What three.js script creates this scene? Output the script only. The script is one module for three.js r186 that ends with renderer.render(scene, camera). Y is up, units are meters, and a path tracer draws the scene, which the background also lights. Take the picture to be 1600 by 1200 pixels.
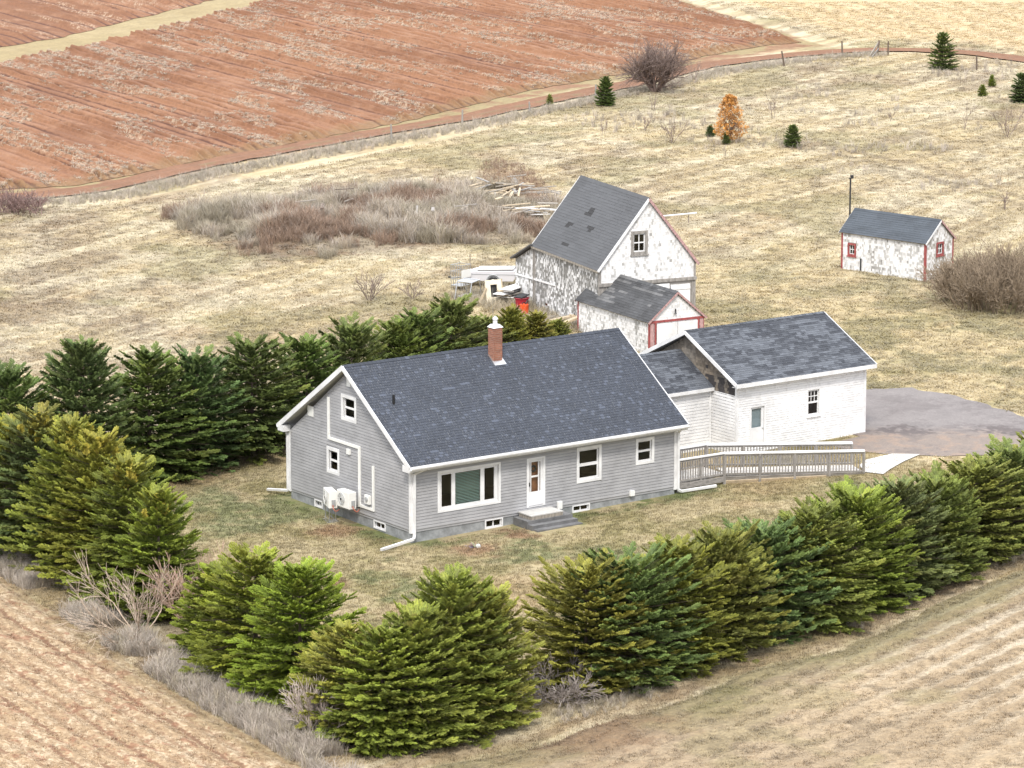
import * as THREE from 'three';
import { mergeGeometries } from 'three/addons/utils/BufferGeometryUtils.js';

// ---------------------------------------------------------------- camera, sky, sun, exposure
const scene = new THREE.Scene();
const camera = new THREE.PerspectiveCamera(11.4212, 4 / 3, 1, 6000);
camera.position.set(-82.54, 37.28, 123.82);
camera.lookAt(-82.54 + 56.5, 37.28 - 20.2646, 123.82 - 79.982);
const renderer = new THREE.WebGLRenderer({ antialias: true });
renderer.toneMapping = THREE.LinearToneMapping;
renderer.toneMappingExposure = 2.85;
renderer.shadowMap.enabled = true;
const sunDir = new THREE.Vector3(-0.42, 0.78, 0.5).normalize();
{ // thin bright overcast: brighter overhead and broadly round the hidden sun
  const w = 256, h = 128, d = new Float32Array(w * h * 4);
  for (let j = 0; j < h; j++) for (let i = 0; i < w; i++) {
    const el = ((j + 0.5) / h - 0.5) * Math.PI, az = ((i + 0.5) / w) * 2 * Math.PI;
    const y = Math.sin(el), v = new THREE.Vector3(-Math.cos(el) * Math.cos(az), y, Math.cos(el) * Math.sin(az));
    const L = y > 0 ? 0.72 * (1 + 1.5 * y) / 2.0 : 0.36;
    const glow = 0.3 * Math.pow(Math.max(0, v.dot(sunDir)), 6);
    const k = (j * w + i) * 4;
    d[k] = L * 0.97 + glow; d[k + 1] = L + glow * 0.98; d[k + 2] = L * 1.07 + glow * 0.93; d[k + 3] = 1;
  }
  const sky = new THREE.DataTexture(d, w, h, THREE.RGBAFormat, THREE.FloatType);
  sky.mapping = THREE.EquirectangularReflectionMapping; sky.magFilter = THREE.LinearFilter; sky.minFilter = THREE.LinearFilter; sky.needsUpdate = true;
  scene.background = sky; scene.environment = sky;
}
const sun = new THREE.DirectionalLight(0xfff8ec, 1.25);
sun.position.copy(sunDir).multiplyScalar(200); sun.target.position.set(20, 0, -20);
sun.position.add(sun.target.position);
sun.castShadow = true; sun.shadow.radius = 20;
Object.assign(sun.shadow.camera, { left: -150, right: 150, top: 150, bottom: -150, near: 1, far: 500 });
scene.add(sun, sun.target);

// ---------------------------------------------------------------- small tools
let seed = 7;
function R() { seed |= 0; seed = seed + 0x6D2B79F5 | 0; let t = Math.imul(seed ^ seed >>> 15, 1 | seed); t = t + Math.imul(t ^ t >>> 7, 61 | t) ^ t; return ((t ^ t >>> 14) >>> 0) / 4294967296; }
const rr = (a, b) => a + (b - a) * R();
const clamp = (v, a = 0, b = 1) => Math.min(b, Math.max(a, v));
const sstep = (a, b, v) => { const t = clamp((v - a) / (b - a)); return t * t * (3 - 2 * t); };
const mixc = (a, b, t) => [a[0] + (b[0] - a[0]) * t, a[1] + (b[1] - a[1]) * t, a[2] + (b[2] - a[2]) * t];
const NT = new Float32Array(65536); for (let i = 0; i < 65536; i++) NT[i] = R();
function vn(x, y) { // value noise 0..1
  const xi = Math.floor(x), yi = Math.floor(y); let fx = x - xi, fy = y - yi;
  fx = fx * fx * (3 - 2 * fx); fy = fy * fy * (3 - 2 * fy);
  const a = (yi & 255) << 8, b = ((yi + 1) & 255) << 8, c = xi & 255, d = (xi + 1) & 255;
  const p = NT[a | c], q = NT[a | d], r = NT[b | c], s = NT[b | d];
  return p + (q - p) * fx + (r - p) * fy + (p - q - r + s) * fx * fy;
}
const fbm = (x, y, o = 4) => { let s = 0, a = 0.5, t = 0; for (let i = 0; i < o; i++) { s += a * vn(x, y); t += a; a *= 0.55; x = x * 2.03 + 17.3; y = y * 2.03 + 9.1; } return s / t; };
const lin = (v) => v <= 0.04045 ? v / 12.92 : Math.pow((v + 0.055) / 1.055, 2.4);
const col = (r, g, b) => new THREE.Color().setRGB(r, g, b);           // linear base colours
const V = (x, y, z) => new THREE.Vector3(x, y, z);
function interp(poly, t) { // polyline [[t, v], ...] with straight ends carried on
  let i = 0; while (i < poly.length - 2 && t > poly[i + 1][0]) i++;
  const [a, b] = [poly[i], poly[i + 1]]; return a[1] + (b[1] - a[1]) * (t - a[0]) / (b[0] - a[0]);
}
function inside(poly, x, z) { let c = false; for (let i = 0, j = poly.length - 1; i < poly.length; j = i++) { const [a, b] = poly[i], [d, e] = poly[j]; if ((b > z) !== (e > z) && x < (d - a) * (z - b) / (e - b) + a) c = !c; } return c; }
function sdist(poly, x, z) { // signed distance, inside positive
  let m = 1e9; for (let i = 0, j = poly.length - 1; i < poly.length; j = i++) {
    const [ax, az] = poly[j], [bx, bz] = poly[i], dx = bx - ax, dz = bz - az, t = clamp(((x - ax) * dx + (z - az) * dz) / (dx * dx + dz * dz + 1e-9));
    m = Math.min(m, Math.hypot(x - ax - t * dx, z - az - t * dz));
  } return inside(poly, x, z) ? m : -m;
}
const taken = {};
function numbered(n) { const k = taken[n] = (taken[n] ?? -1) + 1; return k ? n + '_' + String(k).padStart(3, '0') : n; }
function top(o, name, label, category, group, kind) {
  o.name = numbered(name); if (label) o.userData.label = label; if (category) o.userData.category = category;
  if (group) o.userData.group = group; if (kind) o.userData.kind = kind; scene.add(o); return o;
}
function mesh(name, geo, mat, parent, kind) { const m = new THREE.Mesh(geo, mat); m.name = name; m.castShadow = m.receiveShadow = true; if (kind) m.userData.kind = kind; if (parent) parent.add(m); return m; }
function thing(name, label, category, x = 0, y = 0, z = 0, yaw = 0, group) { const g = new THREE.Group(); g.position.set(x, y, z); g.rotation.y = yaw; return top(g, name, label, category, group); }
function boxG(w, h, d, x = 0, y = 0, z = 0) { // box with uv in metres
  const g = new THREE.BoxGeometry(w, h, d), p = g.attributes.position, n = g.attributes.normal, u = g.attributes.uv, o = R() * 7;
  for (let i = 0; i < p.count; i++) { const ax = Math.abs(n.getX(i)), ay = Math.abs(n.getY(i)); u.setXY(i, (ax > 0.5 ? p.getZ(i) : p.getX(i)) + o, (ay > 0.5 ? p.getZ(i) : p.getY(i)) + o * 0.7); }
  return g.translate(x, y, z);
}
function bar(a, b, w, d = w) { // squared bar between two points
  const dir = b.clone().sub(a), L = dir.length(), g = boxG(w, L, d, 0, L / 2, 0);
  return g.applyQuaternion(new THREE.Quaternion().setFromUnitVectors(V(0, 1, 0), dir.normalize())).translate(a.x, a.y, a.z);
}
function rod(a, b, r1, r2 = r1, n = 8) {
  const dir = b.clone().sub(a), L = dir.length(), g = new THREE.CylinderGeometry(r2, r1, L, n, 1).translate(0, L / 2, 0);
  return g.applyQuaternion(new THREE.Quaternion().setFromUnitVectors(V(0, 1, 0), dir.normalize())).translate(a.x, a.y, a.z);
}
class Soup { // triangle collector with colours
  constructor() { this.p = []; this.c = []; this.u = []; }
  tri(a, b, c, k) { this.p.push(...a, ...b, ...c); for (let i = 0; i < 3; i++) this.c.push(...k); this.u.push(a[0] + a[2], a[1], b[0] + b[2], b[1], c[0] + c[2], c[1]); }
  quad(a, b, c, d, k) { this.tri(a, b, c, k); this.tri(a, c, d, k); }
  geo() {
    const g = new THREE.BufferGeometry(); g.setAttribute('position', new THREE.Float32BufferAttribute(this.p, 3)); g.setAttribute('color', new THREE.Float32BufferAttribute(this.c, 3));
    g.setAttribute('uv', new THREE.Float32BufferAttribute(this.u, 2)); g.computeVertexNormals(); return g;
  }
}
function tex(w, h, f, srgb = true) { // f(u, v) -> [r, g, b] 0..1
  const d = new Uint8Array(w * h * 4);
  for (let j = 0; j < h; j++) for (let i = 0; i < w; i++) { const c = f((i + 0.5) / w, (j + 0.5) / h), k = (j * w + i) * 4; d[k] = clamp(c[0]) * 255; d[k + 1] = clamp(c[1]) * 255; d[k + 2] = clamp(c[2]) * 255; d[k + 3] = 255; }
  const t = new THREE.DataTexture(d, w, h); t.magFilter = THREE.LinearFilter; t.minFilter = THREE.LinearMipmapLinearFilter; t.generateMipmaps = true;
  t.wrapS = t.wrapT = THREE.RepeatWrapping; if (srgb) t.colorSpace = THREE.SRGBColorSpace; t.needsUpdate = true; return t;
}
const pn = (x, y, n, o = 3) => { let s = 0, a = 0.5, t = 0; for (let i = 0; i < o; i++) { const m = n << i; const xi = Math.floor(x * m), yi = Math.floor(y * m), fx = x * m - xi, fy = y * m - yi; const k = (u, v) => NT[(((v % m + m) % m + i * 31) & 255) << 8 | (((u % m + m) % m + i * 57) & 255)]; const sx = fx * fx * (3 - 2 * fx), sy = fy * fy * (3 - 2 * fy); const p = k(xi, yi), q = k(xi + 1, yi), r = k(xi, yi + 1), w = k(xi + 1, yi + 1); s += a * (p + (q - p) * sx + (r - p) * sy + (p - q - r + w) * sx * sy); t += a; a *= 0.6; } return s / t; }; // tileable
const grey = (v) => [v, v, v];

// ---------------------------------------------------------------- materials
const std = (c, rough = 0.8, x = {}) => new THREE.MeshStandardMaterial({ color: c, roughness: rough, ...x });
const tDirt = tex(512, 512, (u, v) => grey(0.9 + 0.1 * pn(u, v, 8, 5) - 0.16 * Math.pow(pn(u + 0.3, v, 4, 5), 3)));
tDirt.repeat.set(0.4, 0.4);
const tConc = tex(512, 512, (u, v) => { const a = pn(u, v, 6, 5), b = pn(u + 0.4, v + 0.2, 24, 3); const k = 0.62 + 0.4 * a + 0.12 * (b - 0.5); return [k, k * 0.99, k * 0.97]; });
tConc.repeat.set(0.5, 0.5);
const tWood = tex(256, 512, (u, v) => { const a = pn(u, v * 0.5, 20, 3), b = pn(u * 3, v * 0.25, 6, 3), k = 0.62 + 0.25 * a + 0.25 * b; return [k, k * 0.99, k * 0.98]; });
const tStreak = tex(512, 512, (u, v) => { const a = pn(u, v * 0.25, 64, 2), b = pn(u, v * 0.5, 16, 3); return grey(0.84 + 0.14 * a + 0.1 * (b - 0.5)); }); tStreak.repeat.set(0.7, 0.7);
const tGrit = tex(512, 512, (u, v) => grey(pn(u, v, 64, 2)), false);
const tClump = tex(512, 512, (u, v) => grey(pn(u, v, 16, 5)), false);
const M = {
  siding: std(col(0.42, 0.42, 0.438), 0.55, { map: tDirt }),
  trim: std(col(0.84, 0.84, 0.85), 0.45, { map: tDirt }),
  white: std(col(0.83, 0.83, 0.84), 0.6, { map: tDirt }),
  plastic: std(col(0.76, 0.76, 0.74), 0.4),
  found: std(col(0.38, 0.405, 0.44), 0.9, { map: tConc, bumpMap: tClump, bumpScale: 0.004 }),
  conc: std(col(0.31, 0.315, 0.325), 0.9, { map: tConc, bumpMap: tClump, bumpScale: 0.006 }),
  walk: std(col(0.56, 0.55, 0.53), 0.9, { map: tDirt }),
  core: std(col(0.25, 0.22, 0.18), 0.9),
  roofing: std(col(1, 1, 1), 0.9, { vertexColors: true, bumpMap: tGrit, bumpScale: 0.003 }),
  shake: std(col(1, 1, 1), 0.9, { vertexColors: true, map: tStreak }),
  glass: new THREE.MeshPhysicalMaterial({ color: 0xffffff, roughness: 0.03, transmission: 1, thickness: 0, ior: 1.5 }),
  dark: std(col(0.02, 0.02, 0.022), 0.6),
  black: std(col(0.012, 0.012, 0.013), 0.45),
  metal: std(col(0.55, 0.56, 0.57), 0.35, { metalness: 0.9 }),
  copper: std(col(0.35, 0.10, 0.06), 0.5),
  red: std(col(0.36, 0.085, 0.085), 0.7, { map: tWood }),
  grille: std(col(0.33, 0.34, 0.35), 0.5),
  oldWood: std(col(0.36, 0.33, 0.29), 0.9, { map: tWood }),
  greyWood: std(col(0.35, 0.335, 0.32), 0.92, { map: tWood }),
  paleWood: std(col(0.60, 0.50, 0.36), 0.85, { map: tWood }),
  bark: std(col(0.12, 0.09, 0.07), 0.95),
  greyBark: std(col(0.19, 0.155, 0.135), 0.95),
  paleBark: std(col(0.45, 0.37, 0.29), 0.95),
  needle: std(col(1, 1, 1), 0.75, { vertexColors: true, side: THREE.DoubleSide }),
  blade: new THREE.MeshPhysicalMaterial({ color: 0xffffff, roughness: 0.95, transmission: 0.4, thickness: 0, side: THREE.DoubleSide }),
};

// ---------------------------------------------------------------- the lie of the land
const lie = (x, z) => 1.2 * Math.tanh(0.0135 * x) + 0.8 * Math.tanh(-0.014 * z);
const ax = [0.8168, 0.5770], ay = [0.5770, -0.8168], eye0 = [-82.54, 123.82];   // survey axes: across and away
const toSD = (x, z) => [(x - eye0[0]) * ax[0] + (z - eye0[1]) * ax[1], (x - eye0[0]) * ay[0] + (z - eye0[1]) * ay[1]];
const fromSD = (s, d) => [eye0[0] + s * ax[0] + d * ay[0], eye0[1] + s * ax[1] + d * ay[1]];
const redNear = [[10, -84], [24.4, -86.2], [26.7, -85.5], [30.3, -83.9], [33.3, -84.4], [42.7, -87.7], [50.4, -90], [61.5, -93.7], [78.5, -101.7], [88.5, -105], [95, -107.2], [101, -110.2], [108.8, -112.7], [112.9, -112.9], [116.7, -123.4], [121.4, -138], [124, -145.1], [126.1, -151.6]];
const redFar = [[10, -121], [51, -137.6], [62.4, -142.5], [70, -147.2], [78.9, -152.7], [89.7, -160.2], [97.7, -165.8], [130, -188]];
const redFar2 = [[10, -128], [55.5, -146.4], [67.3, -151.5], [75.8, -157.5], [85.3, -163.6], [92.2, -168.7], [130, -196]];
const track = [[8, -84], [23.1, -83.6], [27.5, -81.9], [31.4, -81.8], [40.4, -85.5], [52.4, -89.2], [59.8, -91.2], [66.2, -92.8], [74.3, -95.9], [87.8, -100.9], [96.3, -104.9], [106.2, -106.4], [112.4, -106], [116.3, -103.7], [118.5, -100.1], [119.5, -93.9], [118.9, -87.6], [116, -76]];
const leftEdge = [[-60, -14.6], [-10, -15.2], [-6.8, -15.2], [-2, -15.9], [3.6, -16.6], [8.1, -17.2], [12.7, -17.7], [17.5, -18.1], [21.2, -18.5], [24.4, -18.9], [70, -22]]; // x by z
const rightEdge = [[-18.5, 25.2], [-15.5, 23.9], [-12.7, 24.2], [-10.6, 24.2], [-8.4, 23.5], [-4.1, 23], [0.4, 21.6], [4.1, 21.7], [10, 19.6], [14.6, 18.1], [17.5, 17.4], [21.1, 16.4], [60, 5]]; // z by x
const drive = [[26.1, -10.6], [30, -10.4], [33, -10.0], [34.3, -9.2], [34.9, -7.2], [34.8, -4.4], [34.6, -1.4], [35.5, 1.5], [40, 5], [60, 18], [52, 30], [33, 10.5], [29.9, 5.6], [28, 2.5], [26.4, 1.5], [25.2, 0.2], [24.0, -1.8], [24.2, -3.0], [26.1, -3.2]];
const mound = [[29.5, -69.2], [34, -71], [39, -70.5], [45, -69], [50.5, -65], [48.9, -58.4], [41.9, -49.2], [37.5, -52.4], [31.9, -53], [26.9, -54.4], [26.9, -60.6]];
const lawn = [[-12.5, -14], [3, -16], [16, -20.5], [16, -9], [27, -11], [24, 2], [30, 5], [24, 12.5], [10, 17.5], [-4, 18.8], [-9, 22.5], [-12.5, 20], [-14, 10], [-12.5, 2]];
function yardness(x, z) { return sdist(lawn, x, z); }
const moundH = (x, z) => { const d = sdist(mound, x, z); return d <= 0 ? 0 : 0.55 * sstep(0, 5, d) * (0.2 + 1.4 * fbm(x * 0.32 + 5, z * 0.32, 3)); };
const inField = (x, z) => z > interp(rightEdge, x) - 0.8 && x > -19.5 || x < interp(leftEdge, z) + 0.6 || x > 10 && x < 126 && z < interp(redNear, x) + 8;
const trackNear = (x, z) => { let m = 1e9; for (let i = 1; i < track.length; i++) { const [a, b] = track[i - 1], [c, d] = track[i], t = clamp(((x - a) * (c - a) + (z - b) * (d - b)) / ((c - a) ** 2 + (d - b) ** 2)); m = Math.min(m, Math.hypot(x - a - t * (c - a), z - b - t * (d - b))); } return m; };
function und(x, z) {
  if (inField(x, z)) return 0; if (x > 90 && z < -70 && trackNear(x, z) < 3) return 0;
  const y = yardness(x, z), k = y > -1 ? 0 : sstep(1, 6, -y), dr = sdist(drive, x, z);
  return k * (dr > -3 ? 0 : 1) * (0.16 * fbm(x * 0.5, z * 0.5, 3) + 0.05 * vn(x * 2.3, z * 2.3)) + moundH(x, z);
}
const gy = (x, z) => lie(x, z) + und(x, z);

// ground cover colours (sRGB fractions of what grows or lies there)
const C = { straw: [0.80, 0.735, 0.60], pale: [0.84, 0.795, 0.695], tan: [0.71, 0.61, 0.475], drab: [0.59, 0.525, 0.425], olive: [0.585, 0.545, 0.38], green: [0.42, 0.46, 0.29], soil: [0.62, 0.47, 0.37], ochre: [0.79, 0.72, 0.56], brown: [0.48, 0.395, 0.32], thatch: [0.71, 0.655, 0.52] };
function cover(x, z) {
  const n1 = fbm(x * 0.11, z * 0.11, 4), n2 = fbm(x * 0.45 + 40, z * 0.45, 4), n3 = fbm(x * 1.9, z * 1.9 + 80, 3), n4 = vn(x * 7 + 3, z * 7), n5 = vn(x * 19, z * 19 + 3);
  // matted grass lies in streaks
  const [s, d] = toSD(x, z); const st = fbm(s * 0.35 + 3 * n1, d * 0.16 + 1.5 * n1, 4), st2 = fbm(s * 1.2 + n2, d * 0.42, 3);
  let c = mixc(C.straw, C.pale, sstep(0.42, 0.6, st));
  c = mixc(c, C.tan, 0.5 * sstep(0.54, 0.74, n2));
  c = mixc(c, C.drab, 0.45 * sstep(0.54, 0.68, st2)); c = mixc(c, C.brown, 0.3 * sstep(0.58, 0.7, fbm(s * 0.2 + 31, d * 0.1 + 7, 4)));
  c = mixc(c, C.ochre, 0.6 * sstep(0.52, 0.66, n1));
  { // old mowing lines, curving with the slope
    const q = z + 0.39 * x + 5 * fbm(x * 0.025, z * 0.025, 2), al = x - 0.39 * z, ln = fbm(q * 1.3, al * 0.05, 3); c = mixc(c, C.pale, 0.7 * sstep(0.52, 0.64, ln)); c = mixc(c, C.drab, 0.4 * sstep(0.47, 0.36, ln)); }
  c = mixc(c, C.olive, 0.45 * sstep(0.56, 0.7, fbm(x * 0.2 + 70, z * 0.2 - 30, 3)));
  // greener, shorter grass round the barns and along the drive
  const near = sstep(26, 6, Math.hypot((x - 37) * 0.8, (z + 17) * 0.75));
  c = mixc(c, mixc(C.ochre, C.olive, sstep(0.4, 0.62, n2)), 0.75 * near);
  const y = yardness(x, z) + 2.2 * (n2 - 0.5) + 1.6 * (n3 - 0.5), ym = sstep(-0.8, 1.2, y);
  if (ym > 0) {
    let g = mixc(C.thatch, C.olive, sstep(0.36, 0.58, n2));
    g = mixc(g, C.green, 0.6 * sstep(0.53, 0.68, fbm(x * 0.3 + 9, z * 0.3 + 4, 4)));
    g = mixc(g, C.thatch, 0.6 * sstep(0.5, 0.66, n3)); g = mixc(g, C.tan, 0.5 * sstep(0.54, 0.7, n1));
    c = mixc(c, g, ym);
    // damp green growth at the foot of the walls, bare worn soil in places
    const dw = Math.max(-x - 0.3, x - 13.3, z - 0.3, -9.2 - z, 0);
    c = mixc(c, [0.35, 0.40, 0.20], 0.75 * sstep(1.3, 0.3, dw + 1.1 * (n2 - 0.4)) * sstep(0.4, 0.55, n3 * 0.5 + n2 * 0.5));
    for (const [px, pz, pr] of [[-1.6, -3.4, 1.5], [1.6, 2.4, 1.5], [4.2, 1.4, 1.0], [-5.5, 3, 1.2], [-11.2, 2.5, 2.2]]) c = mixc(c, px < -10 ? C.pale : C.soil, 0.6 * sstep(pr, pr * 0.2, Math.hypot(x - px, z - pz) + 1.6 * (n3 - 0.5)));
  }
  // brush on the mound, weeds by the hedge
  const md = sdist(mound, x, z); if (md > -1.5) c = mixc(c, mixc([0.60, 0.545, 0.47], C.brown, sstep(0.45, 0.66, n2)), 0.85 * sstep(-1.2, 1.5, md + 2 * (n3 - 0.5)));
  // rusty undergrowth behind the barn
  const ru = Math.hypot((x - 55) * 0.55 + (z + 72) * 0.3, (z + 66) * 0.14); c = mixc(c, [0.56, 0.43, 0.31], 0.6 * sstep(1.5, 0.6, ru + 0.7 * (n2 - 0.5)) * (1 - sstep(0, 2, md)));
  // wheel marks up the slope, past the far shed
  for (const o of [-0.85, 0.85]) { const cx = 74.5 + o + 2.2 * Math.sin(z * 0.09 + 1) - (z + 60) * 0.06; const t = sstep(0.5, 0.15, Math.abs(x - cx) + 0.3 * (n3 - 0.5)) * sstep(-40, -46, z) * sstep(-74, -66, z); c = mixc(c, C.drab, 0.5 * t); }
  // verge strip and the far straw field
  if (z < -90 && x > 90) { const f = sstep(0, 4, x - interp([[-200, 150], [-145, 127], [-112, 115.5], [-104, 121], [-60, 121]], z) + 2 * (n3 - 0.5)); const rows = 0.5 + 0.5 * Math.sin((x * 0.93 + z * 0.36) * 2.3 + 2 * n2); c = mixc(c, mixc([0.80, 0.71, 0.55], [0.86, 0.79, 0.66], 0.65 * rows + 0.5 * (n3 - 0.4)), f); }
  if (z < -78 && x < 126 && x > 8) { const v = z - interp(redNear, x); if (v < -1) c = mixc(c, mixc([0.70, 0.63, 0.48], [0.62, 0.55, 0.39], n2), 0.85); if (v < 4 && v > -1) c = mixc(c, mixc([0.60, 0.53, 0.37], [0.55, 0.38, 0.27], sstep(0.42, 0.6, n2)), 0.8 * sstep(4, 1.5, v + (n3 - 0.5) * 2)); }
  // bare red earth showing along the hedge bottoms
  const he = Math.min(Math.abs(x - interp(leftEdge, z) - 0.6), z > 10 ? Math.abs(z - interp(rightEdge, x) + 0.8) * 1.2 : 9); c = mixc(c, [0.56, 0.46, 0.35], 0.4 * sstep(1.2, 0.1, he + 1.4 * (n3 - 0.5)));
  const k = 0.89 + 0.12 * n4 + 0.10 * n5 + 0.10 * (n3 - 0.5);
  return [c[0] * k, c[1] * k, c[2] * k];
}
const SOD = 0.62;   // base colours of the dead grass relative to those fractions
const coverLin = (x, z) => cover(x, z).map((v, i) => SOD * 1.12 * [1, 0.985, 0.93][i] * lin(v));

function groundTile(name, s0, s1, d0, d1, ns, nd, px) {
  const t = tex(px, px, (u, v) => { const [x, z] = fromSD(s0 + (s1 - s0) * u, d0 + (d1 - d0) * v); return cover(x, z); });
  t.wrapS = t.wrapT = THREE.ClampToEdgeWrapping;
  const pos = [], uv = [], idx = [];
  for (let j = 0; j <= nd; j++) for (let i = 0; i <= ns; i++) {
    const u = i / ns, v = j / nd, [x, z] = fromSD(s0 + (s1 - s0) * u, d0 + (d1 - d0) * v);
    pos.push(x, gy(x, z), z); uv.push(u, v);
    if (i < ns && j < nd) { const a = j * (ns + 1) + i; idx.push(a, a + 1, a + ns + 2, a, a + ns + 2, a + ns + 1); }
  }
  const g = new THREE.BufferGeometry(); g.setAttribute('position', new THREE.Float32BufferAttribute(pos, 3)); g.setAttribute('uv', new THREE.Float32BufferAttribute(uv, 2)); g.setIndex(idx); g.computeVertexNormals();
  const b = tClump.clone(); b.repeat.set((s1 - s0) / 5, (d1 - d0) / 5); b.needsUpdate = true;
  return top(mesh(name, g, std(col(SOD, SOD * 0.985, SOD * 0.93), 0.95, { map: t, bumpMap: b, bumpScale: 0.07 })), name, name === 'ground' ? 'short yard grass and dry meadow round the house' : 'matted pale dry grass rising behind the farm buildings', name === 'ground' ? 'ground' : 'meadow', null, 'structure');
}
groundTile('ground', -42, 42, 96, 190, 200, 220, 2048);
groundTile('meadow_ground', -72, 72, 190, 410, 190, 260, 2048);
{ // the land beyond, to the horizon
  const pos = [], idx = [], n = 80, q = (i) => { const t = i / n * 2 - 1; return Math.sign(t) * Math.pow(Math.abs(t), 2.4) * 3000; };
  const clr = [];
  for (let j = 0; j <= n; j++) for (let i = 0; i <= n; i++) { const x = q(i) + 30, z = q(j) - 20; pos.push(x, lie(x, z) - 0.07, z); const k = 0.85 + 0.3 * fbm(x * 0.01, z * 0.01, 2); clr.push(0.28 * k, 0.235 * k, 0.15 * k); if (i < n && j < n) { const a = j * (n + 1) + i; idx.push(a, a + n + 1, a + 1, a + 1, a + n + 1, a + n + 2); } }
  const g = new THREE.BufferGeometry(); g.setAttribute('position', new THREE.Float32BufferAttribute(pos, 3)); g.setAttribute('color', new THREE.Float32BufferAttribute(clr, 3)); g.setIndex(idx); g.computeVertexNormals();
  top(mesh('terrain', g, std(col(1, 1, 1), 1, { vertexColors: true })), 'terrain', 'open farmland around the fields out to the horizon', 'land', null, 'structure');
}
// a sheet laid out by two parameters, own colours in a computed map
function sheet(name, label, cat, nu, nv, at, map, px, py, bump = 0.05, c = 1, bumpRep = [20, 20]) {
  const pos = [], uv = [], idx = [];
  for (let j = 0; j <= nv; j++) for (let i = 0; i <= nu; i++) { const u = i / nu, v = j / nv; pos.push(...at(u, v)); uv.push(u, v); if (i < nu && j < nv) { const a = j * (nu + 1) + i; idx.push(a, a + 1, a + nu + 2, a, a + nu + 2, a + nu + 1); } }
  const g = new THREE.BufferGeometry(); g.setAttribute('position', new THREE.Float32BufferAttribute(pos, 3)); g.setAttribute('uv', new THREE.Float32BufferAttribute(uv, 2)); g.setIndex(idx); g.computeVertexNormals();
  const t = tex(px, py, (u, v) => { const p = at(u, v); return map(p[0], p[2], u, v); }); t.wrapS = t.wrapT = THREE.ClampToEdgeWrapping;
  const b = tClump.clone(); b.repeat.set(...bumpRep); b.needsUpdate = true;
  return top(mesh(name, g, std(col(c, c, c), 0.95, { map: t, bumpMap: b, bumpScale: bump, side: THREE.DoubleSide })), name, label, cat, null, 'structure');
}
// red tilled field: ridges run away from the farm
const rowWarp = (x, z) => x + (z + 110) * 0.12 + 0.5 * (fbm(x * 0.05, z * 0.03, 2) - 0.5);
function redSoil(x, z) {
  const w = rowWarp(x, z), f = w / 0.92, ph = f - Math.floor(f), id = Math.floor(f);
  const n1 = fbm(x * 0.12, z * 0.09, 4), n2 = fbm(x * 0.9, z * 0.5, 4), n3 = vn(x * 6, z * 4), n4 = vn(x * 15, z * 11);
  let c = mixc([0.71, 0.505, 0.365], [0.63, 0.43, 0.30], sstep(0.4, 0.65, n1 + 0.3 * (n3 - 0.5)));
  c = mixc(c, [0.765, 0.58, 0.455], 0.6 * sstep(0.5, 0.75, n2));
  c = mixc(c, [0.40, 0.235, 0.165], 0.85 * sstep(0.27, 0.14, Math.abs(ph - 0.45) + 0.12 * (n3 - 0.5)) * sstep(0.42, 0.7, NT[(id * 3571) & 65535] * 0.62 + vn(x * 0.3, z * 0.1) * 0.5)); // furrow shadow lines painted into the soil colour along some rows
  const straw = sstep(0.52, 0.66, fbm(w * 0.6, z * 0.16 + 9, 4)) * sstep(0.5, 0.74, n3 * 0.5 + n4 * 0.55);
  c = mixc(c, [0.88, 0.79, 0.69], 0.8 * straw);
  const e = z - interp(redNear, x); c = mixc(c, [0.63, 0.52, 0.36], 0.55 * sstep(-2.5, -0.2, e + 2 * (n2 - 0.5)));
  const k = 0.93 + 0.14 * n4; return [c[0] * k, c[1] * k, c[2] * k];
}
const ridge = (x, z) => { const f = rowWarp(x, z) / 0.92; const id = Math.floor(f); const ph = f - id; const deep = NT[(id * 7919) & 65535] > 0.62 ? 3.0 : 1.2; return 0.11 * deep * sstep(0.03, 0.3, Math.abs(ph - 0.5)) * (0.7 + 0.6 * vn(x * 0.8, z * 0.7)) + 0.06 * vn(x * 3, z * 3); };
const RX0 = 12, RX1 = 128;
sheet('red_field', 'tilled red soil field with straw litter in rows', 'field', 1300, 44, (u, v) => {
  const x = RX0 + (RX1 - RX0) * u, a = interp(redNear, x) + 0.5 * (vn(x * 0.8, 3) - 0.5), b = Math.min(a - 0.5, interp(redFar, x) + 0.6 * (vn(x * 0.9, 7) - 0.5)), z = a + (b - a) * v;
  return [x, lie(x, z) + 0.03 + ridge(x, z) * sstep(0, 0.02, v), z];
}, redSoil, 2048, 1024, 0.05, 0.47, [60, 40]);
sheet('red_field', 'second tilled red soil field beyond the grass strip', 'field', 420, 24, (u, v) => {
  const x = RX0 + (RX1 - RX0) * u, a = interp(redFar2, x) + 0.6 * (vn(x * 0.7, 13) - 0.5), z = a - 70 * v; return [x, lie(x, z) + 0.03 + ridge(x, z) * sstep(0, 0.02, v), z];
}, redSoil, 1024, 512, 0.05, 0.47, [60, 40]);
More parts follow.
